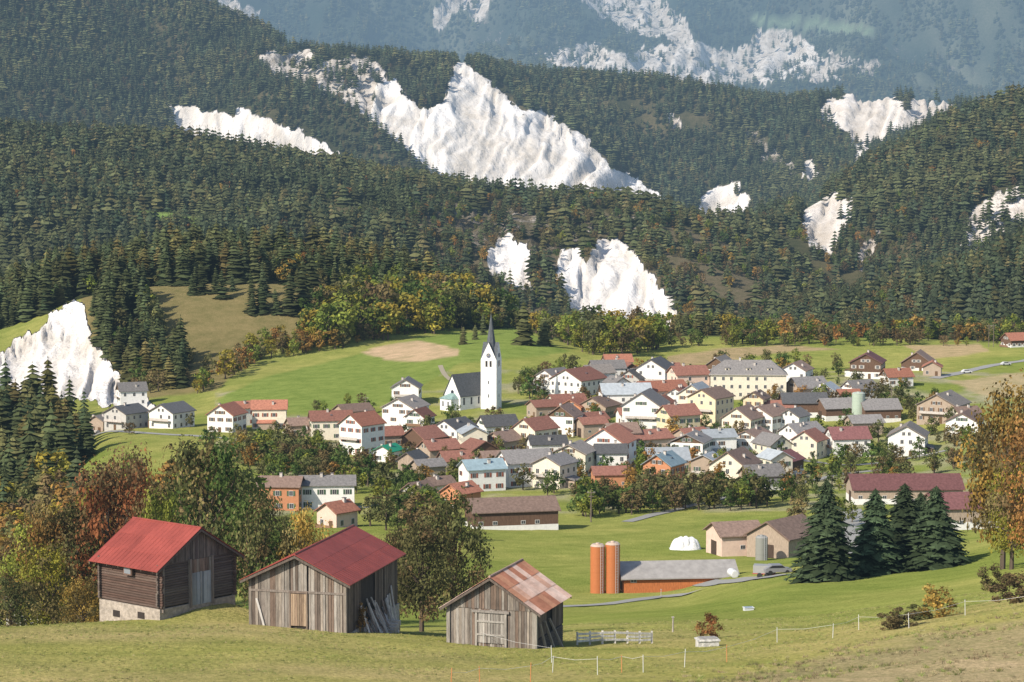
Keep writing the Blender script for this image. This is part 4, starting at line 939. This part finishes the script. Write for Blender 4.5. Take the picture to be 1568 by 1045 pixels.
x,y,z=hit(1083,990,100,300);m=MB();m.box(-.7,.7,-.5,.5,-.3,.55,'stone',(.6,.58,.54));m.box(-.6,.6,-.4,.4,.55,.62,'stone',(.35,.33,.3));m.box(-.78,.78,-.58,.58,.44,.52,'stone',(.62,.6,.56));m.obj('stone_trough',loc=(x,y,z),rot=.15)
x,y,z=hit(1146,935,100,400);m=MB()
m.box(-.5,.5,-.35,.35,-.2,.3,'plastic',(.7,.72,.72));m.box(-.56,.56,-.41,.41,.3,.36,'plastic',(.75,.76,.76));m.box(-.44,.44,-.29,.29,.36,.365,'glass',(.1,.15,.2));m.obj('water_trough',loc=(x,y,z),rot=.2)
def heap(name,px,py,wm,hm,y0,seed):
    x,y,z=hit(px,py,y0,900);n=34;V=[]
    r=np.random.default_rng(seed);cs=[(r.uniform(-.8,.8),r.uniform(-.7,.7),r.uniform(.18,.3)) for _ in range(22)]
    for i in range(n):
        for j in range(n):
            u=-1+2*i/(n-1);v=-1+2*j/(n-1);q=max(0,1-abs(u)**2.2-abs(v)**2.2)
            hh=q**.6*.62
            for a,b,rr in cs:
                d=math.hypot(u-a,v-b)/rr
                if d<1: hh=max(hh,q**.5*.55+.42*math.sqrt(1-d*d)*(q**.4))
            V.append((u*wm/2,v*wm/2.6,hh*hm-.25))
    m=MB();m.add(V,[(i*n+j,(i+1)*n+j,(i+1)*n+j+1,i*n+j+1) for i in range(n-1) for j in range(n-1)],'stone',(.78,.78,.77))
    return m.obj(name,loc=(x,y+wm/3,z),smooth=False)
heap('wrapped_silage_heap',1051,843,6.6,3.0,380,1);heap('wrapped_silage_heap',1099,832,2.2,1.6,380,2)
def bales(px,py,rowsn,y0):
    x,y,z=hit(px,py,y0,900);m=MB()
    for k,n in enumerate(rowsn):
        for i in range(n):
            for dy in range(2):
                cx=(i-(n-1)/2)*1.35;cz=.65+k*1.1
                prof=[(-.62,.45),(-.6,.6),(-.5,.68),(.5,.68),(.6,.6),(.62,.45)]
                V=[];ns=14
                for (yy,rr) in prof:
                    for a in range(ns): V.append((cx+rr*math.cos(a*6.2832/ns),dy*1.35+yy,cz+rr*math.sin(a*6.2832/ns)))
                Fs=[(r_*ns+a,r_*ns+(a+1)%ns,(r_+1)*ns+(a+1)%ns,(r_+1)*ns+a) for r_ in range(5) for a in range(ns)]+[tuple(range(ns)),tuple(range(5*ns,6*ns))[::-1]]
                m.add(V,Fs,'plastic',cj((.70,.70,.69),.06))
    return m.obj('wrapped_hay_bales',loc=(x,y,z),rot=.2,smooth=False)
bales(1124,885,(1,),380)
def car(px,py,col,y0,rot):
    x,y,z=hit(px,py,y0,1300);m=MB()
    prof=[(-2.1,.35),(2.1,.35),(2.15,.75),(1.2,.95),(.6,1.42),(-1.1,1.45),(-1.9,.98),(-2.15,.8)]
    V=[(a,-.85,b) for a,b in prof]+[(a,.85,b) for a,b in prof];n=8
    m.add(V,[tuple(range(n)),tuple(range(n,2*n))[::-1]]+[(i,n+i,n+(i+1)%n,(i+1)%n) for i in range(n)],'plastic',col)
    for s in(-1,1):
        yy=.86*s;m.add([(1.05,yy,.98),(.55,yy,1.36),(-1.0,yy,1.38),(-1.6,yy,1.0)],[(0,1,2,3)],'glass',(.03,.03,.04))
        for a in(-1.35,1.35): m.cyl((a,s*.7,.33),(a,s*.9,.33),.33,.33,14,'plastic',(.03,.03,.03))
    m.add([(1.17,-.7,1.0),(1.17,.7,1.0),(.64,.65,1.41),(.64,-.65,1.41)],[(0,1,2,3)],'glass',(.03,.03,.04))
    return m.obj('parked_car',loc=(x,y,z+.15),rot=rot)
car(1540,560,(.6,.6,.6),800,.3);car(1190,880,(.25,.25,.26),300,.2);car(590,772,(.4,.05,.04),500,.2);car(1480,572,(.7,.7,.7),800,.2);car(1345,600,(.1,.12,.2),700,.4)
x,y,z=hit(1170,884,300,900);m=MB();m.box(-1.6,1.6,-.9,.9,.7,1.9,'plastic',(.35,.35,.33));m.box(-1.7,1.7,-.95,.95,.6,.72,'plastic',(.4,.08,.05))
for a in(-.6,.5):
    for s in(-1,1): m.cyl((a,s*.8,.4),(a,s*1.05,.4),.4,.4,14,'plastic',(.03,.03,.03))
m.cyl((1.6,0,.6),(3,0,.5),.06,.06,6,'plastic',(.2,.2,.2));m.obj('farm_trailer',loc=(x,y,z),rot=-.2)
for px,py,h in ((1514,532,11),(1521,532,11),(815,618,8),(1365,628,9),(560,640,8),(905,800,8)):
    x,y,z=hit(px,py,400,1300);m=MB();m.cyl((0,0,-.5),(0,0,h),.16,.1,8,'bark',(.2,.16,.13));m.box(-1,1,-.06,.06,h-.9,h-.75,'wood',(.2,.16,.13));m.box(-.7,.7,-.06,.06,h-1.8,h-1.65,'wood',(.2,.16,.13))
    for u in(-.9,.9,-.6,.6): m.cyl((u,0,h-.75),(u,0,h-.5),.05,.04,6,'plastic',(.5,.5,.45))
    m.obj('utility_pole',loc=(x,y,z))
# ---------------------------------------------------------------- village trees
vp=[(340,690),(480,700),(560,720),(620,640),(780,650),(880,580),(1000,570),(1300,570),(1420,600),(1500,680),(1480,730),(1200,780),(960,790),(820,760),(720,740),(640,770),(560,765),(380,720)]
def clear(x_,y_,mg):
    for a,b,w,L,hh in HP:
        rt=math.radians(hh[4]);dx=x_-a;dy=y_-b;c,s=math.cos(rt),math.sin(rt)
        u=abs(dx*c+dy*s);v_=abs(-dx*s+dy*c)
        if u<w/2+mg and v_<L/2+mg: return False
    return True
x,y,z=sample(vp,560,520,1150)
for i in range(len(x)):
    if not clear(x[i],y[i],1.3) or (abs(x[i]-CHX+6)<14 and -14<y[i]-CHY<14): continue
    k=random.choice(['olive','green','brown','lime','orange','olive','green','brown'])
    h=random.uniform(3,8);inst('orchard_tree',random.choice(mid_dec[k]),(x[i],y[i],z[i]-.3),h*random.uniform(.85,1.25),h)
for poly,n,hr in (([(835,800),(960,792),(1180,780),(1185,768),(960,772),(840,785)],40,(6,9)),([(480,705),(600,750),(590,760),(370,712),(380,690)],48,(6,10)),([(540,660),(300,680),(300,700),(540,690)],22,(4,7)),([(380,720),(460,730),(470,745),(390,745)],6,(5,8)),([(600,760),(700,800),(690,840),(560,810)],30,(5,9)),([(1240,620),(1330,610),(1410,620),(1410,640),(1260,640)],14,(5,8)),([(1200,780),(1330,770),(1330,800),(1230,830)],6,(5,8)),([(1470,690),(1560,700),(1560,760),(1500,740)],10,(6,10)),([(1050,560),(1300,555),(1300,570),(1050,572)],12,(6,9)),([(780,610),(860,560),(880,570),(820,615)],16,(6,9)),([(480,622),(650,618),(650,632),(480,638)],8,(4,6)),([(130,640),(300,640),(300,665),(130,668)],8,(4,6))):
    x,y,z=sample(poly,n,400,1200)
    for i in range(n):
        if not clear(x[i],y[i],1.5): continue
        k=random.choice(['olive','brown','green','olive','lime']);h=random.uniform(*hr);inst('orchard_tree',random.choice(mid_dec[k]),(x[i],y[i],z[i]-.2),h*random.uniform(.95,1.3),h)
def tuft(seed,col):
    r=random.Random(seed);m=MB()
    for i in range(14):
        a=r.random()*6.28;q=r.random()*.12;bx,by=math.cos(a)*q,math.sin(a)*q;h=r.uniform(.06,.2);l=r.uniform(-.1,.1);l2=r.uniform(-.1,.1);k=r.uniform(.75,1.3)
        m.add([(bx-.012,by,0),(bx+.012,by,0),(bx+l,by+l2,h)],[(0,1,2)],'grass',tuple(x*k for x in col))
    return m.mesh('grass_tuft')
tf=coll('grass_kind',[tuft(1,(.29,.29,.09)),tuft(2,(.35,.31,.12)),tuft(3,(.23,.25,.075)),tuft(4,(.42,.34,.19)),tuft(5,(.27,.20,.12))])
n=60000;Y=np.sqrt(rng.uniform(95**2,235**2,n));px=rng.uniform(-100,1670,n);X=(px-784)/F*Y
cn=fbm(X/3,Y/3,3,60);k=(cn+rng.normal(0,.08,n)>.5);X,Y,px=X[k],Y[k],px[k];Z=hgt(X,Y);pp,qq=proj(X,Y,Z)
ro=(qq>(1045-(pp-1000)*.19))&(pp>1000);ix=np.where(ro,rng.integers(2,5,len(X)),rng.choice([0,0,1,2,2,3],len(X)));sc=rng.uniform(.5,1.1,len(X))*np.where(ro,1.3,.7)
scatter('meadow_grass',np.stack([X,Y,Z-.02],-1),np.stack([sc*1.3,sc*1.3,sc],-1),ix,tf)
# ---------------------------------------------------------------- light, sky, camera
sd=Vector((-.70,-.71,0)).normalized();el=math.radians(35)
v=Vector((sd.x*math.cos(el),sd.y*math.cos(el),math.sin(el)))
sl=bpy.data.lights.new('sun','SUN');sl.energy=5.0;sl.angle=math.radians(.5);sl.color=(1,.91,.78)
so=bpy.data.objects.new('sun',sl);S.collection.objects.link(so);so.rotation_euler=v.to_track_quat('Z','Y').to_euler();so.location=(-200,-250,400)
W=bpy.data.worlds.new('World');S.world=W;W.use_nodes=True;N=W.node_tree.nodes;L=W.node_tree.links
bg=N['Background'];sk=N.new('ShaderNodeTexSky');sk.sky_type='NISHITA';sk.sun_disc=False;sk.sun_elevation=el;sk.sun_rotation=math.atan2(sd.x,sd.y);L.new(sk.outputs[0],bg.inputs[0]);bg.inputs[1].default_value=.15
cam=bpy.data.cameras.new('camera');cam.sensor_width=36;cam.lens=36*F/1568;cam.clip_start=1;cam.clip_end=30000
cob=bpy.data.objects.new('camera',cam);S.collection.objects.link(cob);cob.location=(0,0,CZ);cob.rotation_euler=(math.pi/2-TH,0,0);S.camera=cob
S.view_settings.view_transform='Standard';S.view_settings.look='None';S.view_settings.exposure=0
print('instances',CNT,'infill',added)
